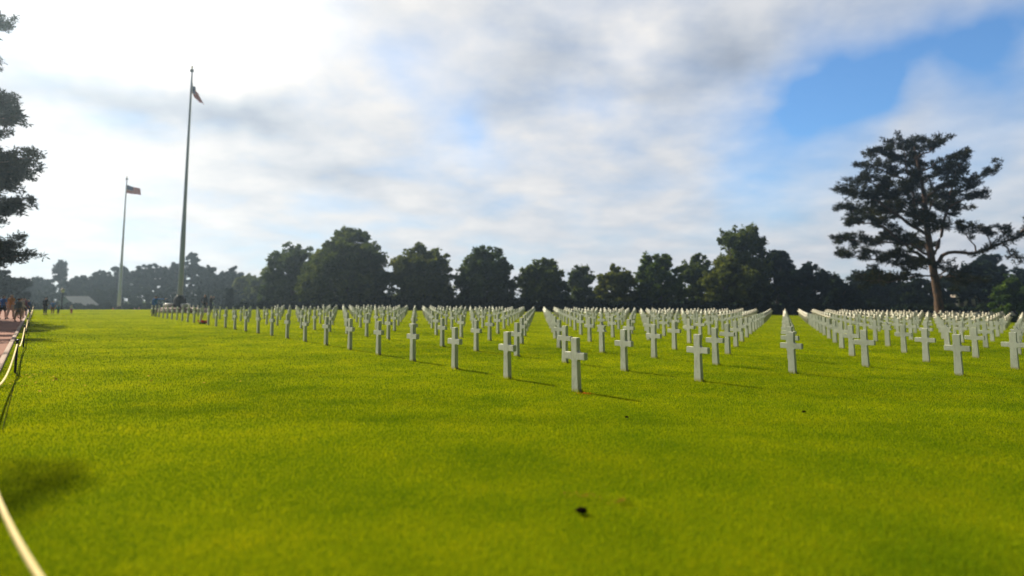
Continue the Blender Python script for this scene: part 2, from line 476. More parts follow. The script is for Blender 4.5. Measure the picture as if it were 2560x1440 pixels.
def grass():
    n = 1900000
    r0, r1 = 1.7, 112.0
    u = rng.random(n)
    r = (r0 ** 0.6 + u * (r1 ** 0.6 - r0 ** 0.6)) ** (1 / 0.6)
    a = (rng.random(n) * 2 - 1) * math.radians(47)
    x = r * np.sin(a); y = r * np.cos(a)
    lf = (x - KB[0]) * PN[0] + (y - KB[1]) * PN[1]
    keep = lf < -0.03
    x, y, r = x[keep], y[keep], r[keep]; n = len(x)
    wid = 0.0040 * np.maximum(1, r / 6.0) ** 0.85 * (0.7 + 0.6 * rng.random(n))
    patch = 0.5 + 0.5 * np.sin(x * 2.1 + 1.7 * np.sin(y * 1.3)) * np.sin(y * 1.9 + 1.1 * np.sin(x * 0.9))
    h = (0.016 + 0.017 * rng.random(n) + 0.006 * patch) * (1 + 0.012 * r)
    # longer untrimmed blades hugging the feet of the nearer headstones
    fx_, fy_ = [], []
    for j in range(0, 9):
        for i in range(-9, 14):
            if i < -(j if j < 3 else j + 1): continue
            px_, py_ = OX + i * RX + j * DX, OY + i * RY + j * DY
            if py_ < 5 or abs(px_) > py_ + 2: continue
            al = (rng.random(150) - .5) * .26; ac = np.where(rng.random(150) < .5, -1, 1) * (.055 + .03 * rng.random(150)); sw = rng.random(150) < .35
            al, ac = np.where(sw, np.sign(al) * (.085 + .03 * rng.random(150)), al), np.where(sw, ac * .6, ac)
            fx_.append(px_ + al * math.cos(ROWANG) - ac * math.sin(ROWANG)); fy_.append(py_ + al * math.sin(ROWANG) + ac * math.cos(ROWANG))
    fx_ = np.concatenate(fx_); fy_ = np.concatenate(fy_); m = len(fx_)
    x = np.concatenate([x, fx_]); y = np.concatenate([y, fy_]); n = len(x)
    wid = np.concatenate([wid, np.full(m, .007)]); h = np.concatenate([h, .045 + .035 * rng.random(m)])
    az = rng.random(n) * 2 * np.pi; lean = (0.15 + 0.75 * rng.random(n)) * h
    la = rng.random(n) * 2 * np.pi
    z = ground(x, y) - 0.004
    bx, by = np.cos(az) * wid / 2, np.sin(az) * wid / 2
    tx, ty = x + np.cos(la) * lean, y + np.sin(la) * lean
    v = np.empty((n, 3, 3), np.float32)
    v[:, 0] = np.stack([x - bx, y - by, z], 1); v[:, 1] = np.stack([x + bx, y + by, z], 1)
    v[:, 2] = np.stack([tx + bx * .3, ty + by * .3, z + h], 1)
    f = np.arange(n * 3).reshape(n, 3)
    tone = np.repeat(rng.random(n), 3)
    tag(link('grass', npmesh('grass', v.reshape(-1, 3), f, False, tone), BLADE), 'short mown yellow-green grass covering the cemetery lawn', 'grass', kind='stuff')


grass()

# ------------------------------------------------------------------ headstones


def arc(cx_, cy_, r, a0, a1, k=4):
    return [(cx_ + r * math.cos(math.radians(a0 + (a1 - a0) * i / k)), cy_ + r * math.sin(math.radians(a0 + (a1 - a0) * i / k))) for i in range(k + 1)]


def cross_profile(k=4):
    W, a0, a1, b0, b1, bt, r = 0.262, 0.600, 0.728, 0.090, 0.072, 0.080, 0.040
    half = [(b0, -0.10), (b1, a0 - r)] + arc(b1 + r, a0 - r, r, 180, 90, k)[1:] + [(W, a0), (W, a1)] + arc(b1 + 0.002 + r, a1 + r, r, 270, 180, k) + [(bt, 1.0)]
    return half + [(-x, z) for x, z in reversed(half)]


def star_profile():
    R, c = 0.212, 0.788
    pts = []
    for q in range(12):
        rr = R if q % 2 == 0 else R / math.sqrt(3)
        an = math.radians(90 + 30 * q)
        pts.append((rr * math.cos(an), c + rr * math.sin(an)))
    # outer points at q=0,2,4,6,8,10 (6 = straight down): the shaft takes the place of the lowest point
    zb = c - R * 0.5
    left, right = pts[:5], pts[8:]                 # up to lower-left point, and from lower-right point
    return [(0.088, -0.10), (0.080, zb)] + right[0:] + left + [(-0.080, zb), (-0.088, -0.10)]


def prism(name, prof, th=0.098, bev=0.0075, tips=True):
    bm = bmesh.new()
    vs = [bm.verts.new((x * S, -th / 2 * S, z * S)) for x, z in prof]
    f = bm.faces.new(vs)
    r = bmesh.ops.extrude_face_region(bm, geom=[f])
    nv = [v for v in r['geom'] if isinstance(v, bmesh.types.BMVert)]
    bmesh.ops.translate(bm, verts=nv, vec=(0, th * S, 0))
    bmesh.ops.recalc_face_normals(bm, faces=bm.faces)
    if bev:
        es = [e for e in bm.edges if len(e.link_faces) == 2 and e.calc_face_angle(0) > 1.0 and (tips or max(len(f.verts) for f in e.link_faces) > 4)]
        bmesh.ops.bevel(bm, geom=es, offset=bev * S, segments=2, affect='EDGES', clamp_overlap=True)
    bmesh.ops.triangulate(bm, faces=[f for f in bm.faces if len(f.verts) > 4])
    return bmmesh(name, bm)


CROSS = prism('cross_headstone', cross_profile()); STAR = prism('star_headstone', star_profile(), bev=0.004, tips=False)
CROSS_LO = prism('cross_lo', cross_profile(2), bev=0)
for me in (CROSS, STAR, CROSS_LO): me.materials.append(MARBLE)

ORD = ('zeroth first second third fourth fifth sixth seventh eighth ninth tenth eleventh twelfth thirteenth fourteenth fifteenth sixteenth seventeenth '
       'eighteenth nineteenth twentieth twenty-first twenty-second twenty-third twenty-fourth twenty-fifth twenty-sixth twenty-seventh twenty-eighth twenty-ninth thirtieth').split()
ORD += ['thirty-' + w for w in ORD[1:10]] + ['fortieth']
SPECIAL = {
    (0, 0): 'nearest and largest white marble cross, orange bare patch at its foot',
    (1, 0): 'white marble cross with a diagonal grey vein, next left of the nearest cross',
    (-1, 1): 'large white cross with stained foot, next right of the nearest cross',
    (-2, 2): 'white marble cross heading the lone straight file below the dark gap in the hedge',
    (-4, 3): 'large white cross overlapping a star-topped headstone, nearest to the tall pine side',
    (-5, 4): 'white cross with a faint engraved line at its foot, cut by the frame edge',
    (1, 1): 'white marble cross half hidden directly behind the nearest cross',
}
STARLAB = {
    (1, 2): 'white marble star-topped headstone with a dark crack, behind the nearest cross',
    (-4, 6): 'white star-topped headstone standing clear on the lawn, below the dark hedge',
    (-5, 6): 'white star-topped headstone partly behind the large cross below the tall pine',
    (-6, 6): 'white star-topped headstone behind the cross cut by the frame edge',
}


def headstones():
    cells = []
    for j in range(0, 34):
        for i in range(-40, 27):
            if j < 3 and i < -j: continue
            if j >= 3 and i < -(j + 1): continue
            x = OX + i * RX + j * DX; y = OY + i * RY + j * DY
            if y < 5 or y > (79 + 0.2 * max(0, x / S)) * S: continue
            z = gz(x, y); px, py = proj(x, y, z)
            if px < -60 or px > 2640: continue
            if i > 22 and j in (2, 3, 5): continue                  # gaps at the far left end of the block
            cells.append((math.hypot(x, y), i, j, x, y, z, px, py))
    # the pine stands among them, a low dark shrub too
    tp = at(2348, 792, 77)
    cells = [c for c in cells if math.hypot(c[3] - tp[0], c[4] - tp[1]) > 1.6]
    # star-topped ones: measured cells plus a few more where their tops show in the photo
    stars = {(1, 2), (-4, 6), (-5, 6), (-6, 6)}
    for sx_, sy_ in ((1790, 788), (1875, 789), (2320, 784), (2493, 803)):
        best = min((c for c in cells if (c[1], c[2]) not in stars), key=lambda c: (proj(c[3], c[4], c[5] + S)[0] - sx_) ** 2 + 4 * (proj(c[3], c[4], c[5] + S)[1] - sy_) ** 2)
        stars.add((best[1], best[2]))
    cells.sort()
    inframe = [c for c in cells if -5 < c[6] < 2565]
    near = inframe[:300]; nearset = {(c[1], c[2]) for c in near}
    counter = {}
    starn = 0
    for dist, i, j, x, y, z, px, py in sorted(near, key=lambda c: c[2]):
        counter[i] = counter.get(i, 0) + 1
        k = counter[i]
        is_star = (i, j) in stars
        me = STAR if is_star else CROSS
        o = bpy.data.objects.new('star_headstone' if is_star else 'cross_headstone', me); C.objects.link(o)
        jr = rng.normal(0, 1, 4)
        o.location = (x + 0.008 * jr[0], y + 0.008 * jr[1], z - 0.004)
        o.rotation_euler = (0.006 * jr[2], 0.005 * jr[3], ROWANG + 0.012 * jr[0])
        what = 'star-topped headstone' if is_star else 'white cross'
        if (i, j) in SPECIAL: lab = SPECIAL[(i, j)]
        elif (i, j) in STARLAB: lab = STARLAB[(i, j)]
        elif j == 0 and i == 16: lab = 'white marble cross with the red flowers at its foot'
        elif j == 0: lab = '%s in the front row, %s to the left of the nearest cross' % (what, ORD[i])
        elif i == 0: lab = '%s, %s back in the file led by the nearest cross' % (what, ORD[k])
        elif i > 0: lab = '%s, %s back in the file behind front-row cross %s left of the nearest' % (what, ORD[k], ORD[i])
        elif i == -2: lab = '%s, %s back in the lone file below the dark hedge gap' % (what, ORD[k])
        else: lab = '%s, %s from the front in the %s file right of the nearest cross' % (what, ORD[k], ORD[-i])
        tag(o, lab, 'headstone', 'white marble headstones on the lawn')
    rest = [c for c in cells if (c[1], c[2]) not in nearset]
    nv = len(CROSS_LO.vertices); co = np.empty(nv * 3, np.float32); CROSS_LO.vertices.foreach_get('co', co); co = co.reshape(-1, 3)
    bm = bmesh.new(); bm.from_mesh(CROSS_LO); bmesh.ops.triangulate(bm, faces=bm.faces)
    tris = np.array([[v.index for v in f.verts] for f in bm.faces]); bm.free()
    vs, fs = [], []
    for q, c in enumerate(rest):
        a = ROWANG + rng.normal(0, 0.012)
        R = np.array([[math.cos(a), -math.sin(a), 0], [math.sin(a), math.cos(a), 0], [0, 0, 1]])
        vs.append(co @ R.T + np.array([c[3], c[4], c[5] - 0.004])); fs.append(tris + q * nv)
    o = link('distant_headstones', npmesh('distant_headstones', np.concatenate(vs), np.concatenate(fs)), MARBLE)
    tag(o, 'mass of small far white crosses closing the view below the trees', 'headstones', kind='stuff')
    print('headstones', len(near), 'far', len(rest), 'stars', sorted(stars), 'last dist', near[-1][0])


headstones()

# ------------------------------------------------------------------ trees


def leaf_quads(cen, rad, n, size, up=0.0, drift=None):
    """n leaf faces per clump, spread through each clump's volume"""
    m = len(cen)
    d = rng.normal(size=(m, n, 3)); d /= np.linalg.norm(d, axis=2, keepdims=True)
    rr = rng.random((m, n, 1)) ** 0.45
    p = cen[:, None] + d * rr * rad[:, None]
    p = p.reshape(-1, 3); k = len(p)
    a = rng.normal(size=(k, 3)); a[:, 2] *= 0.6; a /= np.linalg.norm(a, axis=1, keepdims=True)
    b = rng.normal(size=(k, 3)); b -= a * (a * b).sum(1, keepdims=True); b /= np.linalg.norm(b, axis=1, keepdims=True)
    s = size * (0.6 + 0.8 * rng.random((k, 1)))
    v = np.stack([p - a * s, p - b * s * 0.55, p + a * s, p + b * s * 0.55], 1).reshape(-1, 3)
    return v, np.arange(k * 4).reshape(-1, 4)


def needle_tufts(cen, n, ln, wd, upbias=0.35):
    m = len(cen)
    d = rng.normal(size=(m, n, 3)); d[..., 2] = d[..., 2] * 0.7 + upbias; d /= np.linalg.norm(d, axis=2, keepdims=True)
    L = ln * (0.55 + 0.8 * rng.random((m, n, 1)))
    s = rng.normal(size=(m, n, 3)); s -= d * (s * d).sum(2, keepdims=True); s /= np.linalg.norm(s, axis=2, keepdims=True)
    c = cen[:, None] + rng.normal(size=(m, n, 3)) * ln * 0.22
    w = wd * (0.7 + 0.6 * rng.random((m, n, 1)))
    v = np.stack([c, c + d * L * 0.55 - s * w, c + d * L, c + d * L * 0.55 + s * w], 2).reshape(-1, 3)
    return v, np.arange(m * n * 4).reshape(-1, 4)


def broad_tree(x, y, w, h, mat, label, group, bare=0.10, dens=1.0, name='broadleaf_tree', shape='dome', z=None, leaf=0.30, lumps=None, trunkmat=None, dpt=None):
    """domed crown of leaf clumps on a trunk with limbs; the crown starts at bare*h"""
    z = gz(x, y) if z is None else z
    root = empty(name, (x, y, z), label, 'tree', group)
    dpt = dpt or w * 0.9
    bm = bmesh.new(); r = 0.028 * h + 0.08
    th = h * 0.62
    pts = [(0.03 * h * math.sin(3 * q + x), 0.02 * h * math.cos(2 * q + y), th * q) for q in np.linspace(0, 1, 6)]
    pts[0] = (0, 0, -0.3)
    tube(bm, pts, [r * (1.25 - 0.95 * q) for q in np.linspace(0, 1, 6)], 8)
    for q in range(7):
        a = q * 2.4 + x; st = np.array(pts[2 + q % 3])
        e = st + np.array([math.cos(a) * w * 0.24, math.sin(a) * dpt * 0.24, h * (0.13 + 0.04 * (q % 3))])
        mid = (st + e) / 2 + np.array([0, 0, -0.03 * h])
        tube(bm, [st, mid, e], [r * 0.42, r * 0.28, r * 0.10], 5)
    link('trunk', bmmesh('trunk', bm, True), trunkmat or DARKBARK, root)
    nl = lumps or max(34, int(w * h * 0.42))
    # lobes on the envelope, then clumps on the lobes
    cen, rad = [], []
    for q in range(nl):
        t_ = (q + 0.5) / nl
        if shape == 'dome':
            hz = bare + (1 - bare) * (0.06 + 0.87 * (0.22 * rng.random() + 0.78 * t_))
            env = math.sqrt(max(0.02, 1 - max(0, (hz - 0.40) / 0.64) ** 2))
        elif shape == 'peak':
            hz = bare + (1 - bare) * (0.05 + 0.92 * rng.random())
            env = (1 - hz) ** 0.62 * 1.05 + 0.06
        else:
            hz = bare + (1 - bare) * (0.05 + 0.9 * rng.random()); env = 0.85
        a = q * 2.39996 + rng.random() * 0.5
        k = 0.45 + 0.55 * rng.random() ** 0.4
        lr = (0.115 + 0.05 * rng.random()) * min(w, h)
        ex = max(0.0, env * w / 2 - lr * 0.75); ey = max(0.0, env * dpt / 2 - lr * 0.75)
        lc = np.array([math.cos(a) * ex * k, math.sin(a) * ey * k, hz * h - lr * 0.5])
        for _ in range(9):
            d = rng.normal(size=3); d /= np.linalg.norm(d)
            cen.append(lc + d * lr * np.array([1, 1, 0.75]) * (0.35 + 0.6 * rng.random())); rad.append(lr * (0.28 + 0.22 * rng.random()))
    if shape == 'dome':
        for q in range(9):                                   # the heart of the crown, so no lobe floats loose
            hz = max(bare + .12, .36) + (.86 - max(bare + .12, .36)) * q / 8; lr = .15 * min(w, h) * (1.15 - .4 * q / 8)
            for _ in range(10):
                d = rng.normal(size=3); d /= np.linalg.norm(d)
                cen.append(np.array([0, 0, hz * h]) + d * lr * rng.random() * np.array([1.5, 1.5, .9])); rad.append(lr * .42)
    # sprigs that break the outline
    cen = np.array(cen); rad = np.array(rad)
    npl = int(34 * dens)
    v, f = leaf_quads(cen, np.stack([rad, rad, rad * 0.8], 1), npl, leaf)
    out = cen[rng.integers(0, len(cen), 60)]; dirn = out - np.array([0, 0, h * 0.45]); dirn /= np.linalg.norm(dirn, axis=1, keepdims=True) + 1e-6
    v2, f2 = leaf_quads(out + dirn * (0.35 + 0.5 * rng.random((60, 1))), np.full((60, 3), 0.45), 9, leaf * 0.9)
    f = np.concatenate([f, f2 + len(v)]); v = np.concatenate([v, v2])
    v[:, 2] = np.maximum(v[:, 2], 0.05)
    link('crown', npmesh('crown', v, f), mat, root)
    return root


def pine_from_limbs(root, trunk, limbs, r0, ln=0.42, wd=0.075, dens=1.0, sub=1.0, bark=None, fol=None, sag=0.0):
    """trunk: list of points with radii; limbs: (points, radius, side-branch length, tuft density). Local coordinates."""
    bm = bmesh.new()
    tube(bm, [p for p, r in trunk], [r for p, r in trunk], 10)
    tips = []
    for pts, r, sl, td in limbs:
        pts = [np.array(p, float) for p in pts]
        # resample and roughen
        res = []
        for a, b in zip(pts, pts[1:]):
            k = max(2, int(np.linalg.norm(b - a) / 0.8))
            for q in range(k): res.append(a + (b - a) * q / k)
        res.append(pts[-1]); n = len(res)
        res = [p + (rng.normal(size=3) * 0.09 if 0 < q < n - 1 else 0) for q, p in enumerate(res)]
        tube(bm, res, [r * (1 - 0.82 * q / (n - 1)) + 0.012 for q in range(n)], 6, False)
        L = sum(np.linalg.norm(b - a) for a, b in zip(res, res[1:]))
        nb = int(L * 2.3 * sub)
        for q in range(nb):
            s_ = 0.30 + 0.70 * (q + rng.random()) / nb
            k = min(n - 2, int(s_ * (n - 1))); fr = s_ * (n - 1) - k
            p0 = res[k] + (res[k + 1] - res[k]) * fr
            ax = res[k + 1] - res[k]; ax /= np.linalg.norm(ax)
            d = rng.normal(size=3); d -= ax * (d @ ax); d[2] = d[2] * 0.42 + 0.18; d = d / np.linalg.norm(d) + ax * 0.65
            d /= np.linalg.norm(d)
            bl = sl * (0.45 + 0.75 * rng.random()) * (1.15 - 0.45 * s_)
            mid = p0 + d * bl * 0.5 + rng.normal(size=3) * 0.08; end = p0 + d * bl + np.array([0, 0, 0.10 * bl])
            br = max(0.012, r * 0.22 * (1.2 - s_))
            tube(bm, [p0, mid, end], [br, br * 0.7, 0.008], 4, False)
            nt_ = max(1, int(bl * 5.2 * td * dens))
            for w_ in range(nt_):
                g = 0.40 + 0.62 * rng.random()
                tp = p0 + (end - p0) * g + rng.normal(size=3) * np.array([0.26, 0.26, 0.14])
                tips.append(tp)
        tips.append(res[-1])
    link('trunk', bmmesh('trunk', bm, True), bark or BARK, root)
    v, f = needle_tufts(np.array(tips), 22, ln, wd * .68)
    link('crown', npmesh('crown', v, f), fol or F_PINE, root)
    return len(tips)


def tall_pine():
    Y = 77.0
    bx, by, _ = at(2348, 792, Y); base = np.array([bx, by, gz(bx, by)])
    root = empty('pine_tree', base, 'tall broad dark pine with a bare reddish trunk rising among the crosses', 'tree')

    def P(px, py, dy=0.0): return at(px, py, Y + dy) - base
    tr = [(P(2351, 800), .85), (P(2349, 785), .72), (P(2345, 740), .62), (P(2336, 690), .58), (P(2326, 630), .52), (P(2318, 570), .44), (P(2312, 500), .34), (P(2301, 440), .25), (P(2290, 390), .16), (P(2283, 348), .06)]
    tr[0] = (np.array([0.06, 0, -0.4]), .85)
    tr = [(p, r * .82) for p, r in tr]
    Ls = [
        # second and third stems
        ([P(2320, 575), P(2290, 530, -.6), P(2272, 440, -1), P(2258, 372, -1.5)], .20, 2.0, 1.0),
        ([P(2316, 545), P(2305, 455, .8), P(2298, 385, 1.5), P(2310, 350, 2)], .16, 1.8, 1.0),
        ([P(2327, 640), P(2341, 618), P(2356, 575, .5), P(2366, 538, 1), P(2373, 490, 1), P(2388, 440, .5), P(2402, 408, 0)], .24, 1.9, .95),
        # left limbs, low to high
        ([P(2336, 690), P(2290, 690, -1.5), P(2230, 705, -3), P(2160, 700, -4)], .12, 2.1, .8),
        ([P(2326, 652), P(2280, 626, -1), P(2240, 592, -1.5), P(2195, 560, -2), P(2120, 552, -2)], .24, 2.2, 1.0),
        ([P(2328, 640), P(2275, 612, 1.5), P(2190, 606, 3), P(2088, 598, 4)], .20, 2.2, 1.1),
        ([P(2326, 648), P(2260, 640, -2), P(2180, 648, -4), P(2110, 640, -5)], .16, 2.0, .9),
        ([P(2320, 588), P(2268, 556, -.8), P(2228, 528, -1.2), P(2205, 505, -1.6), P(2150, 482, -2), P(2102, 478, -2)], .22, 2.1, 1.1),
        ([P(2316, 560), P(2260, 530, 2), P(2180, 535, 4), P(2100, 520, 5)], .17, 2.2, 1.0),
        ([P(2312, 510), P(2250, 480, -2), P(2170, 455, -4), P(2130, 462, -4)], .15, 2.0, 1.0),
        ([P(2304, 470), P(2250, 442, 1), P(2195, 420, 1.6), P(2155, 416, 2)], .14, 1.9, 1.0),
        ([P(2298, 435), P(2255, 395, -1), P(2215, 375, -1.5), P(2172, 385, -2)], .12, 1.8, 1.0),
        ([P(2292, 400), P(2255, 365, 0), P(2225, 352, 0)], .10, 1.5, 1.0),
        ([P(2318, 560), P(2250, 500, 3), P(2200, 470, 6)], .13, 2.0, .9),
        # right limbs
        ([P(2292, 395), P(2330, 372, .5), P(2364, 352, 1)], .10, 1.5, 1.0),
        ([P(2300, 430), P(2345, 405, -1), P(2385, 392, -1.5), P(2416, 392, -2)], .13, 1.7, 1.0),
        ([P(2306, 460), P(2350, 425, 2), P(2400, 430, 3)], .12, 1.8, 1.0),
        ([P(2372, 498), P(2418, 470, .5), P(2456, 446, 1), P(2488, 422, 1)], .13, 1.5, .9),
        ([P(2370, 520), P(2410, 500, -1), P(2458, 494, -2)], .12, 1.6, .9),
        ([P(2366, 535), P(2400, 520, 2), P(2424, 524, 3)], .10, 1.4, .8),
        ([P(2312, 500), P(2350, 470, -3), P(2390, 465, -5)], .12, 1.8, .9),
        ([P(2330, 580), P(2350, 566, 0), P(2372, 568, 0)], .10, .6, .3),
        ([P(2331, 664), P(2358, 640, -.5), P(2385, 631, -1), P(2440, 633, -1.5), P(2490, 614, -2), P(2530, 596, -2), P(2590, 578, -2), P(2640, 570, -2)], .27, 1.3, .55),
        ([P(2440, 632, -1.5), P(2425, 600, -1), P(2410, 575, -1), P(2395, 565, -1)], .09, 1.3, 1.0),
        ([P(2480, 618, -2), P(2470, 590, -2.5), P(2450, 568, -3)], .09, 1.5, 1.1),
        ([P(2520, 600, -2), P(2515, 585, -2), P(2500, 572, -1)], .09, 1.5, 1.1),
        ([P(2505, 608, -2), P(2530, 632, -2.5), P(2552, 655, -3)], .09, 1.2, .7),
        ([P(2545, 590, -2), P(2560, 565, -2), P(2575, 548, -2)], .09, 1.4, 1.0),
        ([P(2340, 700), P(2390, 690, 2), P(2450, 705, 4)], .12, 1.9, .8),
        ([P(2338, 690), P(2375, 675, -3), P(2400, 690, -5)], .10, 1.5, .6),
        # towards and away from the viewer, so the crown has depth
        ([P(2320, 590), P(2310, 560, -3), P(2290, 535, -7)], .15, 2.0, .9),
        ([P(2316, 540), P(2330, 510, 3), P(2335, 490, 7)], .15, 2.0, .9),
        ([P(2326, 640), P(2315, 615, 3), P(2290, 600, 7)], .15, 2.0, .8),
        ([P(2330, 660), P(2300, 660, -3), P(2270, 665, -6)], .12, 1.8, .7),
    ]
    k = pine_from_limbs(root, tr, Ls, .6, ln=.42, wd=.078, dens=1.0)
    print('pine tufts', k)


tall_pine()


def left_pine():
    Y = 40.0
    bx, by = -44.5, Y; base = np.array([bx, by, gz(bx, by)])
    root = empty('pine_tree', base, 'tall ragged pine at the edge beside the red path', 'tree')

    def P(px, py, dy=0.0): return at(px, py, Y + dy) - base
    H = P(0, 10)[2]
    tr = [(np.array([0, 0, -.4]), .62), (np.array([.1, 0, 3]), .5), (np.array([.3, .1, 8]), .42), (np.array([.2, 0, 14]), .32), (np.array([.4, 0, 19]), .2), (np.array([.5, 0, H + 1.2]), .05)]
    Ls = []
    # branches seen in the photo: tip pixel, then height of the joint below/above the tip
    for px, py, dy, r, sl, td in ((40, 55, 0, .09, 1.0, 1.5), (8, 150, -1, .07, .8, 1.0), (52, 252, 0, .10, 1.2, 1.3), (72, 288, -1, .11, 1.2, 1.3), (40, 270, 2, .1, 1.2, 1.2), (36, 330, 0, .07, .8, .9),
                                  (100, 405, 0, .12, 1.3, 1.4), (118, 390, -1, .09, .8, .8), (60, 440, 2, .12, 1.4, 1.4), (85, 425, 1, .1, 1.3, 1.4), (30, 470, -1, .1, 1.3, 1.3), (88, 520, 0, .11, 1.2, 1.4), (50, 515, 1, .1, 1.2, 1.2), (10, 560, 0, .07, 1.0, .8),
                                  (50, 610, 0, .11, 1.3, 1.3), (78, 638, -1, .11, 1.1, 1.2), (30, 630, 2, .1, 1.4, 1.3), (15, 655, 0, .1, 1.3, 1.2)):
        e = P(px - 22, py, dy); zj = e[2] - 0.10 * e[0]
        j = np.array([.25, 0, zj])
        Ls.append(([j, j + (e - j) * .5 + np.array([0, 0, -.2]), e], r, sl * .8, td))
    for q in range(16):
        a = 1.5 + rng.random() * 3.4; zj = 6 + 15 * q / 16; L_ = 3.5 + 2.5 * rng.random()
        j = np.array([.25, 0, zj]); e = j + np.array([math.cos(a) * L_, math.sin(a) * L_, .4])
        Ls.append(([j, (j + e) / 2 + np.array([0, 0, -.2]), e], .11, 1.4, 1.2))
    pine_from_limbs(root, tr, Ls, .5, ln=.34, wd=.062, dens=2.1)


left_pine()


def shade_pine(x, y, h, zlo, rad, label, dens=.26):  # pines added outside the view to throw shade on the left lawn
    z = gz(x, y); root = empty('pine_tree', (x, y, z), label, 'tree')
    tr = [(np.array([0, 0, -.4]), .5), (np.array([.1, .1, h * .3]), .38), (np.array([-.1, .2, h * .6]), .3), (np.array([.1, .1, h * .85]), .16), (np.array([.1, 0, h]), .05)]
    Ls = []
    for q in range(20):
        a = q * 2.4; t_ = (q + .5) / 20; zj = zlo + (h - zlo) * t_ * .85; L_ = rad * (1.05 - .55 * t_) * (.7 + .4 * rng.random())
        j = np.array([0, 0.1, zj - 1.0]); e = np.array([math.cos(a) * L_, math.sin(a) * L_, zj + .8])
        Ls.append(([j, (j + e) / 2 + np.array([0, 0, -.1]), e], .12, 1.5, 1.1))
    pine_from_limbs(root, tr, Ls, .5, ln=.36, wd=.06, dens=dens)


shade_pine(-25.6, 20.5, 18.5, 11.0, 5.4, 'out-of-view umbrella pine beside the path, added to shade the lawn by the rope')
shade_pine(-24.6, 18.6, 20.0, 13.6, 6.0, 'out-of-view umbrella pine nearest the path, added to lightly shade the foreground lawn', .10)
shade_pine(-31.5, 27.0, 17.0, 10.5, 5.4, 'out-of-view umbrella pine beyond the path, behind the other one, added to shade the rope')


def tree_px(pxl, pxr, ptop, Y, mat, label, group, **kw):
    """a tree standing at distance Y, as wide and tall as it looks from the photographer's place"""
    c = (pxl + pxr) / 2
    p = at(c, ptop, Y); w = (pxr - pxl) / FPX * Y
    z = gz(p[0], Y)
    return broad_tree(p[0], Y, w, (p[2] - z) * 1.055, mat, label, group, z=z, **kw)


G1 = 'rounded trees behind the headstones'
tree_px(655, 815, 604, 104, F_BROAD, 'dark broad tree with see-through top, leftmost of the row behind the crosses', G1, dens=.75, bare=.04)
tree_px(748, 985, 585, 98, F_BROAD, 'widest dark tree of the row, with a taller crown rising behind it', G1, bare=.05)
tree_px(800, 950, 563, 101, F_BROAD, 'tall rounded tree rising out of the widest dark tree', G1, bare=.25, dens=.75)
tree_px(962, 1145, 606, 100, F_OLIVE, 'olive green domed tree with small gaps near its top', G1, bare=.05)
tree_px(1135, 1292, 614, 100, F_BROAD, 'dark evenly domed tree standing beside the gap of sky above the aisle', G1, bare=.08)
tree_px(1285, 1428, 645, 99, F_OLIVE, 'low olive domed tree on two bare trunks at the end of the aisle', G1, bare=.17)
tree_px(1405, 1500, 660, 112, F_BROAD, 'small grey-green tree partly behind the low olive domed tree', G1, bare=.05)
tree_px(1482, 1600, 662, 98, F_OLIVE, 'smallest yellow-green tree of the row with a twiggy tip', G1, bare=.06)
tree_px(1575, 1712, 634, 100, F_GREEN, 'mid green lumpy tree next to the yellow-green small one', G1, bare=.05)
tree_px(1685, 1800, 628, 106, F_BROAD, 'dark gappy tree just left of the tallest conifer', G1, dens=.7, bare=.05)
tree_px(1782, 1928, 555, 103, F_BROAD, 'tallest conifer of the row with a flat dark top and gaps below it', G1, bare=.2, leaf=.26, dens=.8)
tree_px(1745, 1905, 640, 98, F_OLIVE, 'yellow-green lower tree spreading in front of the tallest conifer', G1, bare=.06)
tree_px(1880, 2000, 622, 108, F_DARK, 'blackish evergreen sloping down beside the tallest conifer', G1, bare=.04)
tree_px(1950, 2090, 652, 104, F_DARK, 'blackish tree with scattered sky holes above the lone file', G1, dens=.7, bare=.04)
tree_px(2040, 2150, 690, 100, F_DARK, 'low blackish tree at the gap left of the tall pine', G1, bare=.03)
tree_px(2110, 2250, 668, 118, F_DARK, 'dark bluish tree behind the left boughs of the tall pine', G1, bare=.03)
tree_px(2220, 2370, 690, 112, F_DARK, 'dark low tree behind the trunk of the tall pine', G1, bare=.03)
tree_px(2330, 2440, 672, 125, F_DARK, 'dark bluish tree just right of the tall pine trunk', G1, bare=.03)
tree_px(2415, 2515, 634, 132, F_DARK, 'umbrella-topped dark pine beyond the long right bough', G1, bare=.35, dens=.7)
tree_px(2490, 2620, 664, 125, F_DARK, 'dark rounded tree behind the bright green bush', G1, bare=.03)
tree_px(2478, 2580, 694, 92, F_GREEN, 'bright green bushy small tree by the frame edge', None, bare=.02, name='small_tree', leaf=.19, dens=1.7)

G2 = 'hazy trees beyond the far end of the lawn'
HZ = [(-60, 60, 672, 95, 'dark hazy tree behind the walking people'), (60, 130, 690, 165, 'low hazy pine beside the bright gap of sky'), (118, 190, 655, 172, 'slim hazy pine with an open pointed top'),
      (165, 255, 686, 160, 'hazy rounded tree above the pale house'), (225, 300, 676, 168, 'hazy tree just left of the far flagpole'), (275, 350, 664, 175, 'hazy tree with ragged gaps behind the far flagpole'),
      (330, 420, 656, 168, 'broad hazy grey tree between the two flagpoles'), (395, 475, 652, 172, 'broad hazy tree behind the near flagpole'), (455, 515, 628, 178, 'hazy tree whose crown rises highest, right of the near flagpole'),
      (490, 565, 664, 168, 'hazy grey tree above the two dark standing people'), (545, 615, 664, 176, 'hazy tree with a small tufted top'), (585, 665, 684, 150, 'pale olive hazy tree next to the dark row'),
      (620, 700, 690, 140, 'hazy olive tree tucked behind the leftmost dark tree')]
for pl, pr, pt_, Y, lab in HZ:
    tree_px(pl, pr, pt_, Y, F_OLIVE if 'olive' in lab else F_DARK, lab, G2, bare=.03, leaf=.42, dens=.8, name='distant_tree', dpt=11, lumps=34, shape='peak' if 'slim' in lab else 'dome')


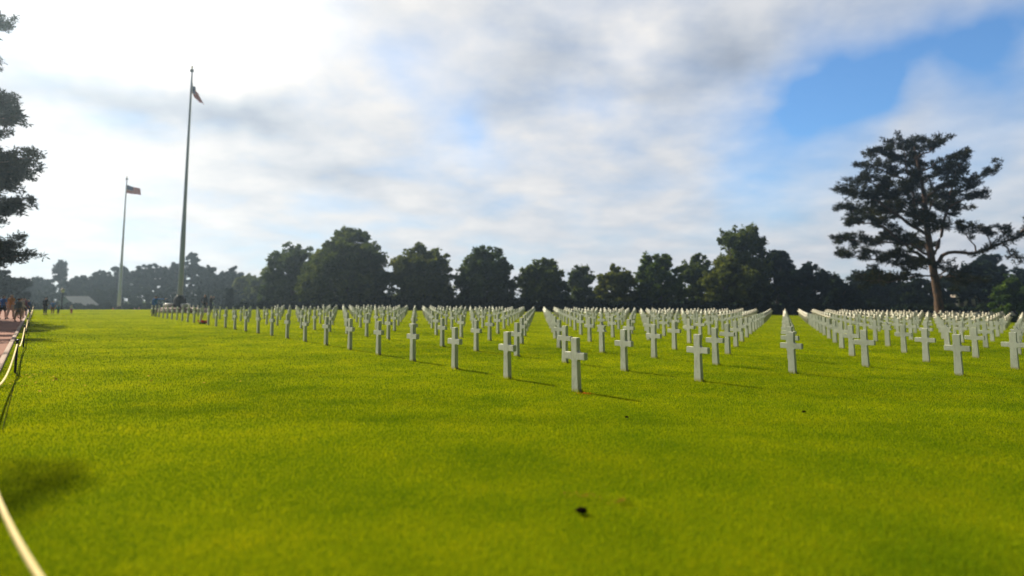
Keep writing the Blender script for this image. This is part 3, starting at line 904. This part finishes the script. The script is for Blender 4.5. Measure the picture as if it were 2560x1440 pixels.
def topiary(px, ptop, pbot_w, ptop_w, Y, label):
    x = at(px, ptop, Y)[0]; z = gz(x, Y); h = at(px, ptop, Y)[2] - z
    root = empty('topiary_tree', (x, Y, z), label, 'clipped tree', 'clipped cone trees')
    bm = bmesh.new(); tube(bm, [(0, 0, -.2), (0, 0, h * .5)], [.12, .08], 6); link('trunk', bmmesh('trunk', bm), DARKBARK, root)
    r0, r1 = pbot_w / FPX * Y / 2, ptop_w / FPX * Y / 2
    q = rng.random(900); a = rng.random(900) * 6.283; rr = (r0 + (r1 - r0) * q) * (0.55 + 0.45 * rng.random(900) ** .4)
    cen = np.stack([np.cos(a) * rr, np.sin(a) * rr, .1 + q * (h - .15)], 1)
    v, f = leaf_quads(cen, np.full((900, 3), .12), 7, .11)
    link('crown', npmesh('crown', v, f), F_DARK, root)


topiary(575, 721, 22, 13, 108, 'clipped dark cone tree in the haze left of the dark row')
topiary(2454, 744, 26, 17, 112, 'clipped dark green cone in front of the pale stone columns')


def hedge(pts, h, dpt, label, mat=F_DARK, n=1500):
    p = np.array(pts, float); seg = np.linalg.norm(np.diff(p, axis=0), axis=1); cum = np.concatenate([[0], np.cumsum(seg)])
    t_ = rng.random(n) * cum[-1]
    xy = np.stack([np.interp(t_, cum, p[:, 0]), np.interp(t_, cum, p[:, 1])], 1)
    c = np.stack([xy[:, 0] + rng.normal(0, .25, n), xy[:, 1] + (rng.random(n) - .5) * dpt, ground(xy[:, 0], xy[:, 1]) + .15 + rng.random(n) ** .8 * h * (0.82 + 0.25 * np.sin(xy[:, 0] * 1.3) * np.sin(xy[:, 0] * .37))], 1)
    v, f = leaf_quads(c, np.full((n, 3), .45), 16, .26)
    o = link('hedge', npmesh('hedge', v, f), mat)
    tag(o, label, 'hedge', 'dark hedges below the trees')


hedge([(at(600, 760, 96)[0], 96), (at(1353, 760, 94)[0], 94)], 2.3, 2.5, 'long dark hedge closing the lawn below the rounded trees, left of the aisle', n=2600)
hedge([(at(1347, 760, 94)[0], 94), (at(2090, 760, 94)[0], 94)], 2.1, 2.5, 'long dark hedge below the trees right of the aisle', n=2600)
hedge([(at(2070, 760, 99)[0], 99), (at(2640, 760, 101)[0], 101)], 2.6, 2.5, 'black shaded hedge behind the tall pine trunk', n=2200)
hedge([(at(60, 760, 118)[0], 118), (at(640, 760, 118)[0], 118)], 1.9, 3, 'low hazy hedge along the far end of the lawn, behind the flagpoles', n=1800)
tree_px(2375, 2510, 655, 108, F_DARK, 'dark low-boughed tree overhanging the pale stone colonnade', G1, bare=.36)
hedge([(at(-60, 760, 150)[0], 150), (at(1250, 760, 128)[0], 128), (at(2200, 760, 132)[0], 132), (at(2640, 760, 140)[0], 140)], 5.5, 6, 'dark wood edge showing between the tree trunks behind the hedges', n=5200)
cc = hit(2528, 806)
sh = empty('shrub', (cc[0], cc[1], gz(*cc)), 'low rounded black-green shrub between the headstones at the frame edge', 'shrub')
v, f = leaf_quads(np.stack([rng.normal(0, .55, 60), rng.normal(0, .4, 60), .15 + .4 * rng.random(60)], 1), np.full((60, 3), .22), 26, .09)
link('foliage', npmesh('foliage', v, f), F_DARK, sh)
bm = bmesh.new(); tube(bm, [(0, 0, -.1), (0, 0, .4)], [.05, .03], 6); link('stem', bmmesh('stem', bm), DARKBARK, sh)

# ------------------------------------------------------------------ flagpoles and flags


HAZEPOLE = simple('haze-paled pole', (0.66, 0.68, 0.90), 0.4, 0.0, 0.06, 3)  # paler copy of the pole paint, distance haze put into the colour


def flagpole(pxb, pyb, pxt, pyt, Y, r0, label, ball, paint=None):
    x = at(pxb, pyb, Y)[0]; z = gz(x, Y)
    zb = at(pxb, pyb, Y)[2] - z                     # height of the pole's foot above the ground: it stands on a podium
    top = at(pxt, pyt, Y)[2] - z
    root = empty('flagpole', (x, Y, z), label, 'flagpole', 'white flagpoles at the far end of the lawn')
    ph = max(.5, zb - 1.25)
    bm = bmesh.new(); lathe(bm, [(2.0, -.3), (2.0, ph * .55), (1.75, ph * .58), (1.75, ph * .97), (1.70, ph)], 24); link('podium', bmmesh('podium', bm), GRANITE, root)
    for s_ in (-1, 1):
        bm = bmesh.new(); box(bm, (s_ * 2.5, .3, ph * .5 - .1), (.75, 1.6, ph * 1.02), .04)
        for v_ in bm.verts:
            if v_.co.z > 0: v_.co.x -= s_ * .25
        link('buttress', bmmesh('buttress', bm), GRANITE, root)
        bm = bmesh.new(); lathe(bm, [(.10, ph), (.14, ph + .06), (.42, ph + .12), (.46, ph + .28), (.42, ph + .42), (.2, ph + .46)], 16, (s_ * .92, -.5, 0)); link('lamp_bowl', bmmesh('lamp_bowl', bm, True), GLASSY, root)
    bm = bmesh.new(); lathe(bm, [(.62, ph), (.66, ph + .12), (.58, ph + .25), (.62, ph + .75), (.50, ph + 1.05), (r0 + .06, zb + .1), (r0 + .02, zb + .15)], 20); link('base', bmmesh('base', bm, True), BRONZE, root)
    bm = bmesh.new(); n_ = 9
    tube(bm, [(0, 0, zb + .1 + (top - .7 - zb) * q) for q in np.linspace(0, 1, n_)], [r0 * (1 - .10 * q * 3) if q < .34 else r0 * .9 - (r0 * .9 - .075) * q for q in np.linspace(0, 1, n_)], 14)
    link('pole', bmmesh('pole', bm, True), paint or STEEL, root)
    bm = bmesh.new(); lathe(bm, [(.06, top - .75), (.16, top - .72), (.20, top - .55), (.16, top - .42), (.05, top - .38)], 14); link('truck', bmmesh('truck', bm, True), BRONZE, root)
    bm = bmesh.new(); lathe(bm, [(.03, top - .4), (.07, top - .3), (.10, top - .18), (.06, top - .04), (.01, top)], 12); link('finial', bmmesh('finial', bm, True), ball, root)
    bm = bmesh.new(); tube(bm, [(.13 + r0 * .6, -.1, zb + 1.2), (.16, -.05, top * .6), (.13, -.03, top - .9)], [.012] * 3, 5, False); link('halyard', bmmesh('halyard', bm), ROPE, root)
    return x, Y, z, top


GOLD = simple('gilded finial', (0.55, 0.42, 0.22), 0.3, 0.8, 0.1, 5)
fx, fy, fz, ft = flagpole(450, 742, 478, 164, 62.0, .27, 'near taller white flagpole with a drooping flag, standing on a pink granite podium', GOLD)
hx, hy, hz, ht = flagpole(297, 768, 316, 440, 105.0, .29, 'far smaller white flagpole with its flag blown out sideways', GOLD, HAZEPOLE)


def flag(origin, W, H, droop, label, seed):
    """cloth hung by its hoist; droop 0 = flying, 1 = hanging in folds"""
    nu, nv = 33, 17
    U, V = np.meshgrid(np.linspace(0, 1, nu), np.linspace(0, 1, nv))
    if droop > .5:
        # cloth hangs: the fly folds down along the hoist and swings out a little at the foot
        Lx = W * (0.24 * U + 0.22 * U ** 2 * (1 - .6 * V) + .05 * np.sin(U * 15 + 1.5 * V) * (.3 + U))
        x = Lx + .10
        y = .30 * W * .35 * np.sin(U * 11 + 2 * V + seed) * (.25 + U * .6) * .6
        z = -(1 - V) * H - U ** 1.05 * W * .62 + .12 * np.sin(U * 9 + V * 3)
        x = x + .55 * np.clip(-(z) / (H + W * .6) - .45, 0, 1) * W * .55
    else:
        x = .10 + U * W * .97; y = .25 * np.sin(U * 8 + V * 1.2 + seed) * U; z = -(1 - V) * H * (1 - .25 * U) - U * W * .30 - .10 * U * np.sin(U * 6)
    v_ = np.stack([x.ravel(), y.ravel(), z.ravel()], 1)
    ii = np.arange(nu * nv).reshape(nv, nu)
    f_ = np.stack([ii[:-1, :-1], ii[:-1, 1:], ii[1:, 1:], ii[1:, :-1]], -1).reshape(-1, 4)
    me = npmesh('flag', v_, f_, True)
    uvl = me.uv_layers.new(name='UVMap'); uv = np.stack([U.ravel(), V.ravel()], 1)[f_.ravel()]
    uvl.data.foreach_set('uv', uv.astype(np.float32).ravel())
    o = link('flag', me, FLAG, loc=origin)
    so = o.modifiers.new('thickness', 'SOLIDIFY'); so.thickness = .012
    tag(o, label, 'flag', 'striped flags on the poles')


p1 = at(478, 205, 62.0); flag((p1[0], 62.0, p1[2]), 2.3, 1.25, 1, 'blue and red striped flag hanging limp from the near tall pole', .3)
p2 = at(316, 462, 105.0); flag((p2[0], 105.0, p2[2]), 2.7, 1.5, 0, 'flag with blue above red flying sideways from the far pole', 1.1)

# ------------------------------------------------------------------ rope barrier
POSTS = [(-5.72, 6.52)] + [hit(37.5, 932), hit(58, 867.5), hit(66, 836), hit(72, 815), hit(76, 803)]
POSTS += [(POSTS[-1][0] + (POSTS[-1][0] - POSTS[-3][0]) / 2 * (k + 1), POSTS[-1][1] + (POSTS[-1][1] - POSTS[-3][1]) / 2 * (k + 1)) for k in range(3)]
ROPEPTS = [(0.75, 0.3)] + POSTS


def rope_barrier():
    bm = bmesh.new()
    tube(bm, [(0, 0, -.15), (0, 0, .63)], [.022, .022], 10)
    stake = bmmesh('stake', bm, True)
    bm = bmesh.new(); lathe(bm, [(.022, .63), (.030, .632), (.032, .65), (.024, .668), (.006, .672)], 12); capm = bmmesh('cap', bm, True)
    bm = bmesh.new(); lathe(bm, [(.024, .58), (.031, .585), (.031, .605), (.024, .61)], 12); ringm = bmmesh('eye_ring', bm, True)
    labs = ['nearest black rope post, cut by the frame edge', 'black rope post standing on the lawn, second along the red path', 'third black rope post along the path edge', 'fourth black rope post along the path edge',
            'fifth black rope post, small, along the path edge', 'sixth small black rope post along the path edge', 'seventh tiny rope post near the walking people', 'eighth tiny rope post near the walking people', 'farthest tiny rope post of the path edge']
    for k, (x, y) in enumerate(POSTS):
        r = empty('barrier_post', (x, y, gz(x, y)), labs[k], 'post', 'black rope posts along the path')
        for nm, me, mt in (('stake', stake, BLACKMETAL), ('cap', capm, BLACKMETAL), ('eye_ring', ringm, BLACKMETAL)): link(nm, me, mt, r)
    bm = bmesh.new(); pts = []
    for (a, b) in zip(ROPEPTS, ROPEPTS[1:]):
        for q in np.linspace(0, 1, 25)[(0 if not pts else 1):]:
            x, y = a[0] + (b[0] - a[0]) * q, a[1] + (b[1] - a[1]) * q
            if a is ROPEPTS[0]: x -= .365 * 4 * q * (1 - q)      # this slack span bows outwards
            pts.append((x, y, gz(x, y) + .59 - (.20 if a is ROPEPTS[0] else .26) * 4 * q * (1 - q)))
    tube(bm, pts, [.0135] * len(pts), 8)
    tag(link('rope', bmmesh('rope', bm, True), ROPE), 'slack white rope swagged between the black posts beside the path', 'rope')
    # thin wire lying in the grass beside the posts
    bm = bmesh.new(); pts = []
    for q in np.linspace(0, 1, 40):
        a, b = np.array(hit(60, 868)), np.array(hit(6, 1080)); p = a + (b - a) * q
        pts.append((p[0], p[1], gz(*p) + .035 + .006 * math.sin(q * 30)))
    tube(bm, pts, [.004] * 40, 5); tag(link('wire', bmmesh('wire', bm), simple('tarred wire', (.02, .018, .015), 1.0, spec=0.0)), 'thin dark wire lying on the grass beside the rope posts', 'wire')


rope_barrier()

# ------------------------------------------------------------------ people
SKIN = simple('skin', (0.50, 0.29, 0.20), 0.55, 0, 0.08, 8)


def cloth(name, c): return simple(name, c, 0.9, 0, 0.22, 10, 0.15)


def skin_mesh(name, chains, sub=1):
    """chains of ((x,y,z), radius); chains that share a start point join there; one continuous surface"""
    bm = bmesh.new(); lay = bm.verts.layers.skin.verify(); seen = {}
    first = True
    for ch in chains:
        prev = None
        for co, r in ch:
            key = tuple(round(q, 4) for q in co)
            v_ = seen.get(key)
            if v_ is None:
                v_ = bm.verts.new(co); seen[key] = v_
                rr = r if isinstance(r, tuple) else (r, r)
                v_[lay].radius = rr
                if first: v_[lay].use_root = True; first = False
            if prev is not None and prev != v_ and not any(e.other_vert(prev) == v_ for e in prev.link_edges): bm.edges.new((prev, v_))
            prev = v_
    me = bpy.data.meshes.new(name + '_cage'); bm.to_mesh(me); bm.free()
    o = bpy.data.objects.new(name + '_cage', me); C.objects.link(o)
    sk = o.modifiers.new('s', 'SKIN'); sk.use_smooth_shade = True
    sb = o.modifiers.new('d', 'SUBSURF'); sb.levels = sub; sb.render_levels = sub
    dg = bpy.context.evaluated_depsgraph_get()
    res = bpy.data.meshes.new_from_object(o.evaluated_get(dg)); res.name = name
    bpy.data.objects.remove(o); bpy.data.meshes.remove(me)
    return res


def person(px, pfoot, ptop, label, top, bottom, hair, shorts=False, sleeves='long', pose='stand', rz=0.0, Y=None, coat=0.0, child=False, cap=None, bag=None):
    if Y is None: x, y = hit(px, pfoot)
    else: x, y = at(px, pfoot, Y)[0], Y
    z = gz(x, y)
    H = at(px, ptop, y)[2] - z
    H = min(max(H, .85), 1.95)
    k = H / 1.75
    root = empty('person', (x, y, z), label, 'person', 'visitors at the far end of the lawn', rz)

    def V(a, b, c): return (a * k, b * k, c * k)
    st = .13 if pose == 'walk' else 0.0
    if pose == 'point': armR = [(.19, 0, 1.42), (.42, .14, 1.44), (.66, .26, 1.47)]
    elif pose == 'camera': armR = [(.19, 0, 1.42), (.26, .16, 1.20), (.08, .30, 1.52)]
    elif pose == 'hip': armR = [(.19, 0, 1.42), (.40, -.03, 1.20), (.22, .08, 1.02)]
    else: armR = [(.19, 0, 1.42), (.25, -.02 - st * .5, 1.13), (.26, .06 + st, .87)]
    armL = [(-.19, 0, 1.42), (-.25, .02, 1.13), (-.26, .08 - st, .87)]
    if pose == 'camera': armL = [(-.19, 0, 1.42), (-.26, .16, 1.20), (-.08, .30, 1.52)]

    def hand(a, s):
        w = np.array(a[2]); e = np.array(a[1]); d = (w - e) / np.linalg.norm(w - e)
        side = np.cross(d, [0, 1, 0]); side /= np.linalg.norm(side) + 1e-6; fwd = np.cross(side, d)
        palm = w + d * .075; out = [[(V(*w), .027 * k), (V(*palm), (.034 * k, .018 * k))]]
        for q, (of, ln_) in enumerate(((-.024, .058), (-.008, .070), (.009, .066), (.025, .050))):
            b0 = palm + fwd * of + d * .02; b1 = b0 + d * ln_ * .5 + side * s * .006; b2 = b1 + d * ln_ * .45 + side * s * .02
            out.append([(V(*palm), .02 * k), (V(*b0), .009 * k), (V(*b1), .0085 * k), (V(*b2), .007 * k)])
        t0 = w + d * .03 + fwd * .03; t1 = t0 + d * .035 + fwd * .025
        out.append([(V(*w), .027 * k), (V(*t0), .011 * k), (V(*t1), .009 * k)])
        return out
    pel = V(0, 0, .95)
    body = [[(pel, (.135 * k, .10 * k)), (V(0, .005, 1.12), (.125 * k, .09 * k)), (V(0, -.01, 1.32), (.15 * k, .105 * k)), (V(0, 0, 1.44), (.09 * k, .07 * k)), (V(0, .01, 1.51), .052 * k), (V(0, .015, 1.57), (.064 * k, .075 * k)), (V(0, .02, 1.65), (.077 * k, .095 * k)), (V(0, .005, 1.715), (.06 * k, .075 * k))]]
    body.append([(V(0, .015, 1.57), .06 * k), (V(0, .105, 1.615), .013 * k), (V(0, .118, 1.60), .010 * k)])             # nose
    for s_ in (-1, 1): body.append([(V(0, .02, 1.65), .07 * k), (V(s_ * .078, .005, 1.62), .012 * k), (V(s_ * .088, -.005, 1.63), .010 * k)])   # ears
    for a, s_ in ((armR, 1), (armL, -1)):
        body.append([(V(0, 0, 1.44), .08 * k), (V(*a[0]), .056 * k), (V(*a[1]), .041 * k), (V(*a[2]), .028 * k)])
        body += hand(a, s_)
    legs = []
    for s_ in (-1, 1):
        f_ = s_ * st
        leg = [(pel, .12 * k), (V(s_ * .095, 0, .88), .088 * k), (V(s_ * .10, f_ * .8 + .015, .50), .057 * k), (V(s_ * .10, f_ * 1.2 - .01, .09 + (.05 if f_ < 0 else 0)), .038 * k), (V(s_ * .105, f_ * 1.2 + .11, .035), (.038 * k, .03 * k))]
        legs.append(leg); body.append(leg)
    link('body', skin_mesh('body', body), SKIN, root)
    # clothes
    sh_ = [[(V(0, 0, .80 - coat), (.165 * k, .13 * k)), (V(0, 0, .93 - coat), (.168 * k, .132 * k)), (V(0, .005, 1.14), (.152 * k, .115 * k)), (V(0, -.01, 1.32), (.178 * k, .128 * k)), (V(0, 0, 1.445), (.095 * k, .082 * k))]]
    for a in (armR, armL):
        ch = [(V(0, 0, 1.445), .09 * k), (V(*a[0]), .076 * k)]
        if sleeves == 'long': ch += [(V(*a[1]), .058 * k), (V(*(np.array(a[1]) + (np.array(a[2]) - np.array(a[1])) * .9)), .044 * k)]
        else: ch += [(V(*(np.array(a[0]) + (np.array(a[1]) - np.array(a[0])) * .7)), .068 * k)]
        sh_.append(ch)
    link('coat' if coat else 'shirt', skin_mesh('shirt', sh_), top, root)
    tr_ = []
    for leg in legs:
        ch = [(V(0, 0, 1.10), (.140 * k, .108 * k)), (V(0, 0, .98), (.150 * k, .118 * k)), (leg[1][0], .110 * k)]
        kn = np.array(leg[2][0]); an = np.array(leg[3][0]); hip = np.array(leg[1][0])
        ch += [(tuple(hip + (kn - hip) * .85), .088 * k)] if shorts else [(tuple(kn), .080 * k), (tuple(kn + (an - kn) * .95), .062 * k)]
        tr_.append(ch)
    link('shorts' if shorts else 'trousers', skin_mesh('trousers', tr_), bottom, root)
    for leg in legs:
        a_ = np.array(leg[3][0]); t_ = np.array(leg[4][0])
        link('shoe', skin_mesh('shoe', [[(tuple(a_ - np.array([0, .03 * k, .045 * k])), .05 * k), (tuple((a_ + t_) / 2 - np.array([0, 0, .02 * k])), (.05 * k, .04 * k)), (tuple(t_ + np.array([0, .05 * k, 0])), (.046 * k, .034 * k))]]), BLACKMETAL, root)
    hm = [[(V(0, -.035, 1.60), (.070 * k, .060 * k)), (V(0, -.01, 1.675), (.088 * k, .10 * k)), (V(0, 0, 1.728), (.068 * k, .085 * k))]]
    link('cap' if cap else 'hair', skin_mesh('hair', hm), cap or hair, root)
    if bag:
        bm = bmesh.new(); box(bm, V(0, -.20, 1.24), V(.30, .15, .42), .03 * k); link('backpack', bmmesh('backpack', bm), bag, root)
    return H, y


c_blue = cloth('blue cloth', (0.05, 0.17, 0.52)); c_ochre = cloth('ochre cloth', (0.42, 0.20, 0.03)); c_grey = cloth('grey cloth', (0.15, 0.155, 0.14)); c_lgrey = cloth('light grey cloth', (0.42, 0.42, 0.41))
c_navy = cloth('navy cloth', (0.03, 0.035, 0.09)); c_denim = cloth('denim', (0.05, 0.09, 0.22)); c_khaki = cloth('khaki cloth', (0.38, 0.33, 0.27)); c_dark = cloth('dark cloth', (0.02, 0.02, 0.024)); c_brown = cloth('brown cloth', (0.24, 0.10, 0.035))
c_maroon = cloth('maroon cloth', (0.16, 0.03, 0.06)); c_white = cloth('white cloth', (0.65, 0.62, 0.62)); c_pink = cloth('pink cloth', (0.50, 0.10, 0.16)); c_purple = cloth('purple cloth', (0.10, 0.03, 0.18)); c_teal = cloth('teal cloth', (0.04, 0.16, 0.20)); c_tan = cloth('tan cloth', (0.30, 0.20, 0.11))
h_grey = cloth('grey hair', (0.35, 0.33, 0.30)); h_brown = cloth('brown hair', (0.06, 0.035, 0.02)); h_red = cloth('auburn hair', (0.20, 0.075, 0.045)); h_dark = cloth('dark hair', (0.018, 0.014, 0.012))
PL = [
    person(5, 798, 738, 'person in a bright blue shirt and dark shorts walking at the frame edge', c_blue, c_dark, h_brown, shorts=True, sleeves='short', pose='walk'),
    person(25, 797, 736, 'person in an ochre shirt and pale trousers wearing a pale cap', c_ochre, c_khaki, h_grey, sleeves='short', pose='walk', cap=c_khaki),
    person(44, 804, 746, 'person in a grey jacket with auburn hair walking nearest on the path', c_grey, c_tan, h_red, pose='walk', coat=.12),
    person(51, 795, 744, 'person in a light grey top walking just ahead of the grey jacket', c_lgrey, c_khaki, h_brown, pose='walk'),
    person(59, 791, 744, 'person in a maroon and navy top half hidden in the walking group', c_maroon, c_navy, h_brown, pose='walk'),
    person(69, 790, 748, 'person dressed all in blue at the lawn side of the walking group', c_denim, c_denim, h_grey, pose='walk'),
    person(112, 787, 742, 'slim person in dark clothes standing alone on the lawn edge', c_dark, c_dark, h_dark, pose='hip'),
    person(131, 786, 752, 'person in a light blue shirt and brown trousers before the pale house', cloth('light blue cloth', (.09, .22, .60)), c_brown, h_grey, sleeves='short', rz=.6),
    person(145, 786, 766, 'small child in teal beside the blue-shirted person', c_teal, c_dark, h_dark, child=True),
    person(178, 785, 766, 'small child in white and pink in front of the pale house', c_white, c_pink, h_brown, child=True),
    person(387, 790, 739, 'person in a blue jacket stretching one arm out, behind the farthest front-row crosses', c_blue, c_dark, h_brown, pose='point', rz=0),
    person(511, 780, 734, 'person in dark clothes with bent arm, right of the near flagpole', c_dark, c_dark, h_brown, pose='hip', rz=math.pi),
    person(526, 780, 738, 'grey-haired person in black raising both hands to the face, right of the flagpole', c_dark, c_navy, h_grey, pose='camera', rz=-.5),
    person(282, 778, 768, 'tiny person in pink left of the far flagpole base', c_pink, c_dark, h_grey, Y=103),
    person(336, 778, 768, 'tiny person in dark purple right of the far flagpole base', c_purple, c_dark, h_dark, Y=103),
    person(347, 778, 767, 'tiny person in violet beside the dark purple one', cloth('violet cloth', (.16, .05, .26)), c_purple, h_grey, Y=104),
]
print('people H,Y', [(round(a, 2), round(b, 1)) for a, b in PL])

# ------------------------------------------------------------------ far buildings and a lamp post


def pale_house():
    Y = 128.0; x0, x1 = at(112, 770, Y)[0], at(206, 770, Y)[0]; xc = (x0 + x1) / 2; z = gz(xc, Y); w = x1 - x0
    e = at(160, 779, Y)[2] - z; r = at(160, 742, Y)[2] - z
    root = empty('house', (xc, Y, z), 'small pale gabled house half hidden at the far left tree edge', 'house')
    bm = bmesh.new()
    pf = [(-w / 2, -.3), (w / 2, -.3), (w / 2, e), (0, r), (-w / 2, e)]
    a = [bm.verts.new((q, 0, h)) for q, h in pf]; b = [bm.verts.new((q, 7, h)) for q, h in pf]
    bm.faces.new(a); bm.faces.new(b)
    for q in range(5): bm.faces.new((a[q], a[(q + 1) % 5], b[(q + 1) % 5], b[q]))
    link('wall', bmmesh('wall', bm), simple('pale render', (0.22, 0.27, 0.29), .85, 0, .08, 1), root)
    bm = bmesh.new()
    for s_ in (-1, 1):
        n_ = Vector((s_ * (r - e), 0, w / 2)).normalized() * .12
        p = [Vector((s_ * (w / 2 + .3), -.25, e - .35)), Vector((0, -.25, r + .02)), Vector((0, 7.25, r + .02)), Vector((s_ * (w / 2 + .3), 7.25, e - .35))]
        lo = [bm.verts.new(q + n_ * .1) for q in p]; hi = [bm.verts.new(q + n_ * 1.3) for q in p]
        bm.faces.new(lo); bm.faces.new(hi)
        for q in range(4): bm.faces.new((lo[q], lo[(q + 1) % 4], hi[(q + 1) % 4], hi[q]))
    link('roof', bmmesh('roof', bm), simple('pale slate', (0.10, 0.125, 0.14), .7, 0, .2, 3), root)
    for px, py in ((179, 765), (144, 761)):
        c = at(px, py, Y); xx, zz = c[0] - xc, c[2] - z
        bm = bmesh.new(); box(bm, (xx, -.03, zz), (1.1, .08, 1.4), .01); wn = link('window', bmmesh('window', bm), simple('white frame', (.6, .6, .6), .6), root)
        bm = bmesh.new(); box(bm, (xx, -.075, zz), (.85, .02, 1.15)); link('pane', bmmesh('pane', bm), simple('dark glass', (.03, .04, .05), .1, 0, .1, 2, spec=.6), wn)


pale_house()


def lamp_post():
    x, y = at(153, 780, 70)[0], 70.0; z = gz(x, y); h = at(153, 722, 70)[2] - z
    r = empty('lamp_post', (x, y, z), 'slim dark lamp post in front of the pale house', 'lamp post')
    bm = bmesh.new(); lathe(bm, [(.13, -.1), (.13, .5), (.09, .55), (.075, h - .5), (.06, h - .45)], 12); link('pole', bmmesh('pole', bm, True), BLACKMETAL, r)
    bm = bmesh.new(); lathe(bm, [(.07, h - .45), (.17, h - .38), (.20, h - .08), (.16, h - .06)], 10); link('lantern', bmmesh('lantern', bm), GLASSY, r)
    bm = bmesh.new(); lathe(bm, [(.22, h - .06), (.20, h - .02), (.04, h + .08), (.02, h + .14)], 10); link('cap', bmmesh('cap', bm), BLACKMETAL, r)


lamp_post()


def memorial():
    Y = 122.0; xa, xb = at(2388, 770, Y)[0], at(2500, 770, Y)[0]; z = gz((xa + xb) / 2, Y)
    top = at(2440, 743, Y)[2] - z; W = xb - xa
    r = empty('colonnade', ((xa + xb) / 2, Y, z), 'pale stone colonnade half hidden in the shade right of the pine trunk', 'building')
    bm = bmesh.new(); box(bm, (0, 3.2, top * .5 - .2), (W, .5, top)); link('wall', bmmesh('wall', bm), PALESTONE, r)
    bm = bmesh.new(); box(bm, (0, 1.4, -.05), (W + .6, 4.2, .5)); link('plinth', bmmesh('plinth', bm), PALESTONE, r)
    for q in range(6):
        bm = bmesh.new(); lathe(bm, [(.48, .2), (.48, .36), (.40, .40), (.36, top * .6), (.34, top - .35), (.44, top - .25), (.46, top - .06)], 16, (-W / 2 + .6 + q * (W - 1.2) / 5, 0, 0)); link('column', bmmesh('column', bm, True), PALESTONE, r)
    bm = bmesh.new(); box(bm, (0, 1.4, top + .25), (W + .4, 4.0, .6), .05); link('entablature', bmmesh('entablature', bm), PALESTONE, r)


memorial()

# ------------------------------------------------------------------ small things in the grass
cx16 = (OX + 16 * RX, OY + 16 * RY)


def bouquet():
    x, y = hit(506, 808); x, y = cx16[0] + .28, cx16[1] - .30
    r = empty('bouquet', (x, y, gz(x, y)), 'red flowers laid at the foot of a far front-row cross', 'flowers')
    red = simple('red petals', (0.55, 0.02, 0.012), .7, 0, .3, 20)
    v_, f_ = leaf_quads(np.stack([rng.normal(0, .13, 26), rng.normal(0, .10, 26), .10 + .10 * rng.random(26)], 1), np.full((26, 3), .06), 12, .035)
    link('blooms', npmesh('blooms', v_, f_), red, r)
    v_, f_ = leaf_quads(np.stack([rng.normal(0, .12, 14), rng.normal(0, .10, 14), .05 + .03 * rng.random(14)], 1), np.full((14, 3), .06), 8, .05)
    link('leaves', npmesh('leaves', v_, f_), F_GREEN, r)


bouquet()


def clod(px, py, s, label):
    x, y = hit(px, py)
    bm = bmesh.new(); bmesh.ops.create_icosphere(bm, subdivisions=3, radius=1)
    for v_ in bm.verts:
        n_ = 1 + .22 * math.sin(5 * v_.co.x + 3 * v_.co.z) * math.cos(4 * v_.co.y) + .06 * rng.normal()
        v_.co = Vector((v_.co.x * s * 1.25 * n_, v_.co.y * s * n_, v_.co.z * s * .62 * n_))
    o = link('clod', bmmesh('clod', bm, True), simple('dark soil', (0.010, 0.007, 0.004), 1.0, 0, .4, 20, spec=0.0), loc=(x, y, gz(x, y) + s * .55 + .015))
    tag(o, label, 'clod', 'dark clods lying in the grass')


clod(1455, 1287, .034, 'dark blurred clod lying alone in the foreground grass')
clod(1567, 1047, .020, 'small dark clod in the grass in front of the nearest cross')
clod(2010, 1034, .022, 'small dark clod in the grass below the lone file of crosses')


def litter(name, label, spots, col, size, n):
    vs, fs = [], []; off = 0
    for (px, py, rx_, ry_) in spots:
        c = hit(px, py)
        for _ in range(n):
            x, y = c[0] + rng.normal() * rx_, c[1] + rng.normal() * ry_
            a = rng.random() * 6.28; s = size * (.6 + .8 * rng.random()); z = gz(x, y) + .022 + .02 * rng.random()
            d = np.array([math.cos(a), math.sin(a), .25 * rng.normal()]); e = np.array([-math.sin(a), math.cos(a), .25 * rng.normal()])
            p = np.array([x, y, z]); vs += [p - d * s, p - e * s * .6, p + d * s, p + e * s * .6]
            fs.append([off, off + 1, off + 2, off + 3]); off += 4
    m = simple(name, col, 1.0, 0, .3, 9, spec=0.0)
    tag(link(name.replace(' ', '_'), npmesh(name, np.array(vs), np.array(fs)), m), label, 'leaf litter', kind='stuff')


litter('orange petals', 'orange bare patch in the grass at the foot of the nearest cross', [(1462, 988, .065, .05)], (0.40, 0.12, 0.01), .013, 60)
litter('fallen leaves', 'yellow leaves scattered in the grass near the rope', [(65, 944, .5, .35), (35, 965, .4, .4), (120, 900, 1.2, .8), (180, 960, 1.5, .7)], (0.50, 0.33, 0.05), .030, 14)
litter('dry grass patch', 'dry orange-brown patch in the foreground grass', [(1450, 1250, .08, .03), (1540, 1262, .06, .03)], (0.20, 0.11, 0.012), .012, 30)

# ------------------------------------------------------------------ air


def haze():
    bm = bmesh.new(); box(bm, (0, 0, 14.5), (960, 960, 44))
    m, nt = newmat('air'); out = N(nt, 'ShaderNodeOutputMaterial'); v_ = N(nt, 'ShaderNodeVolumePrincipled')
    v_.inputs['Color'].default_value = (0.60, 0.79, 1.0, 1); v_.inputs['Density'].default_value = 0.00060; v_.inputs['Anisotropy'].default_value = 0.78
    nt.links.new(v_.outputs[0], out.inputs['Volume'])
    tag(link('haze', bmmesh('haze', bm), m), 'thin morning haze over the far end of the lawn', 'haze', kind='stuff')


haze()

# ------------------------------------------------------------------ view
sc = bpy.context.scene
sc.view_settings.view_transform = 'Standard'; sc.view_settings.look = 'None'; sc.view_settings.exposure = 0.9; sc.view_settings.gamma = 1.0
sc.render.engine = 'CYCLES'
sc.cycles.volume_bounces = 0; sc.cycles.max_bounces = 6; sc.cycles.transparent_max_bounces = 8
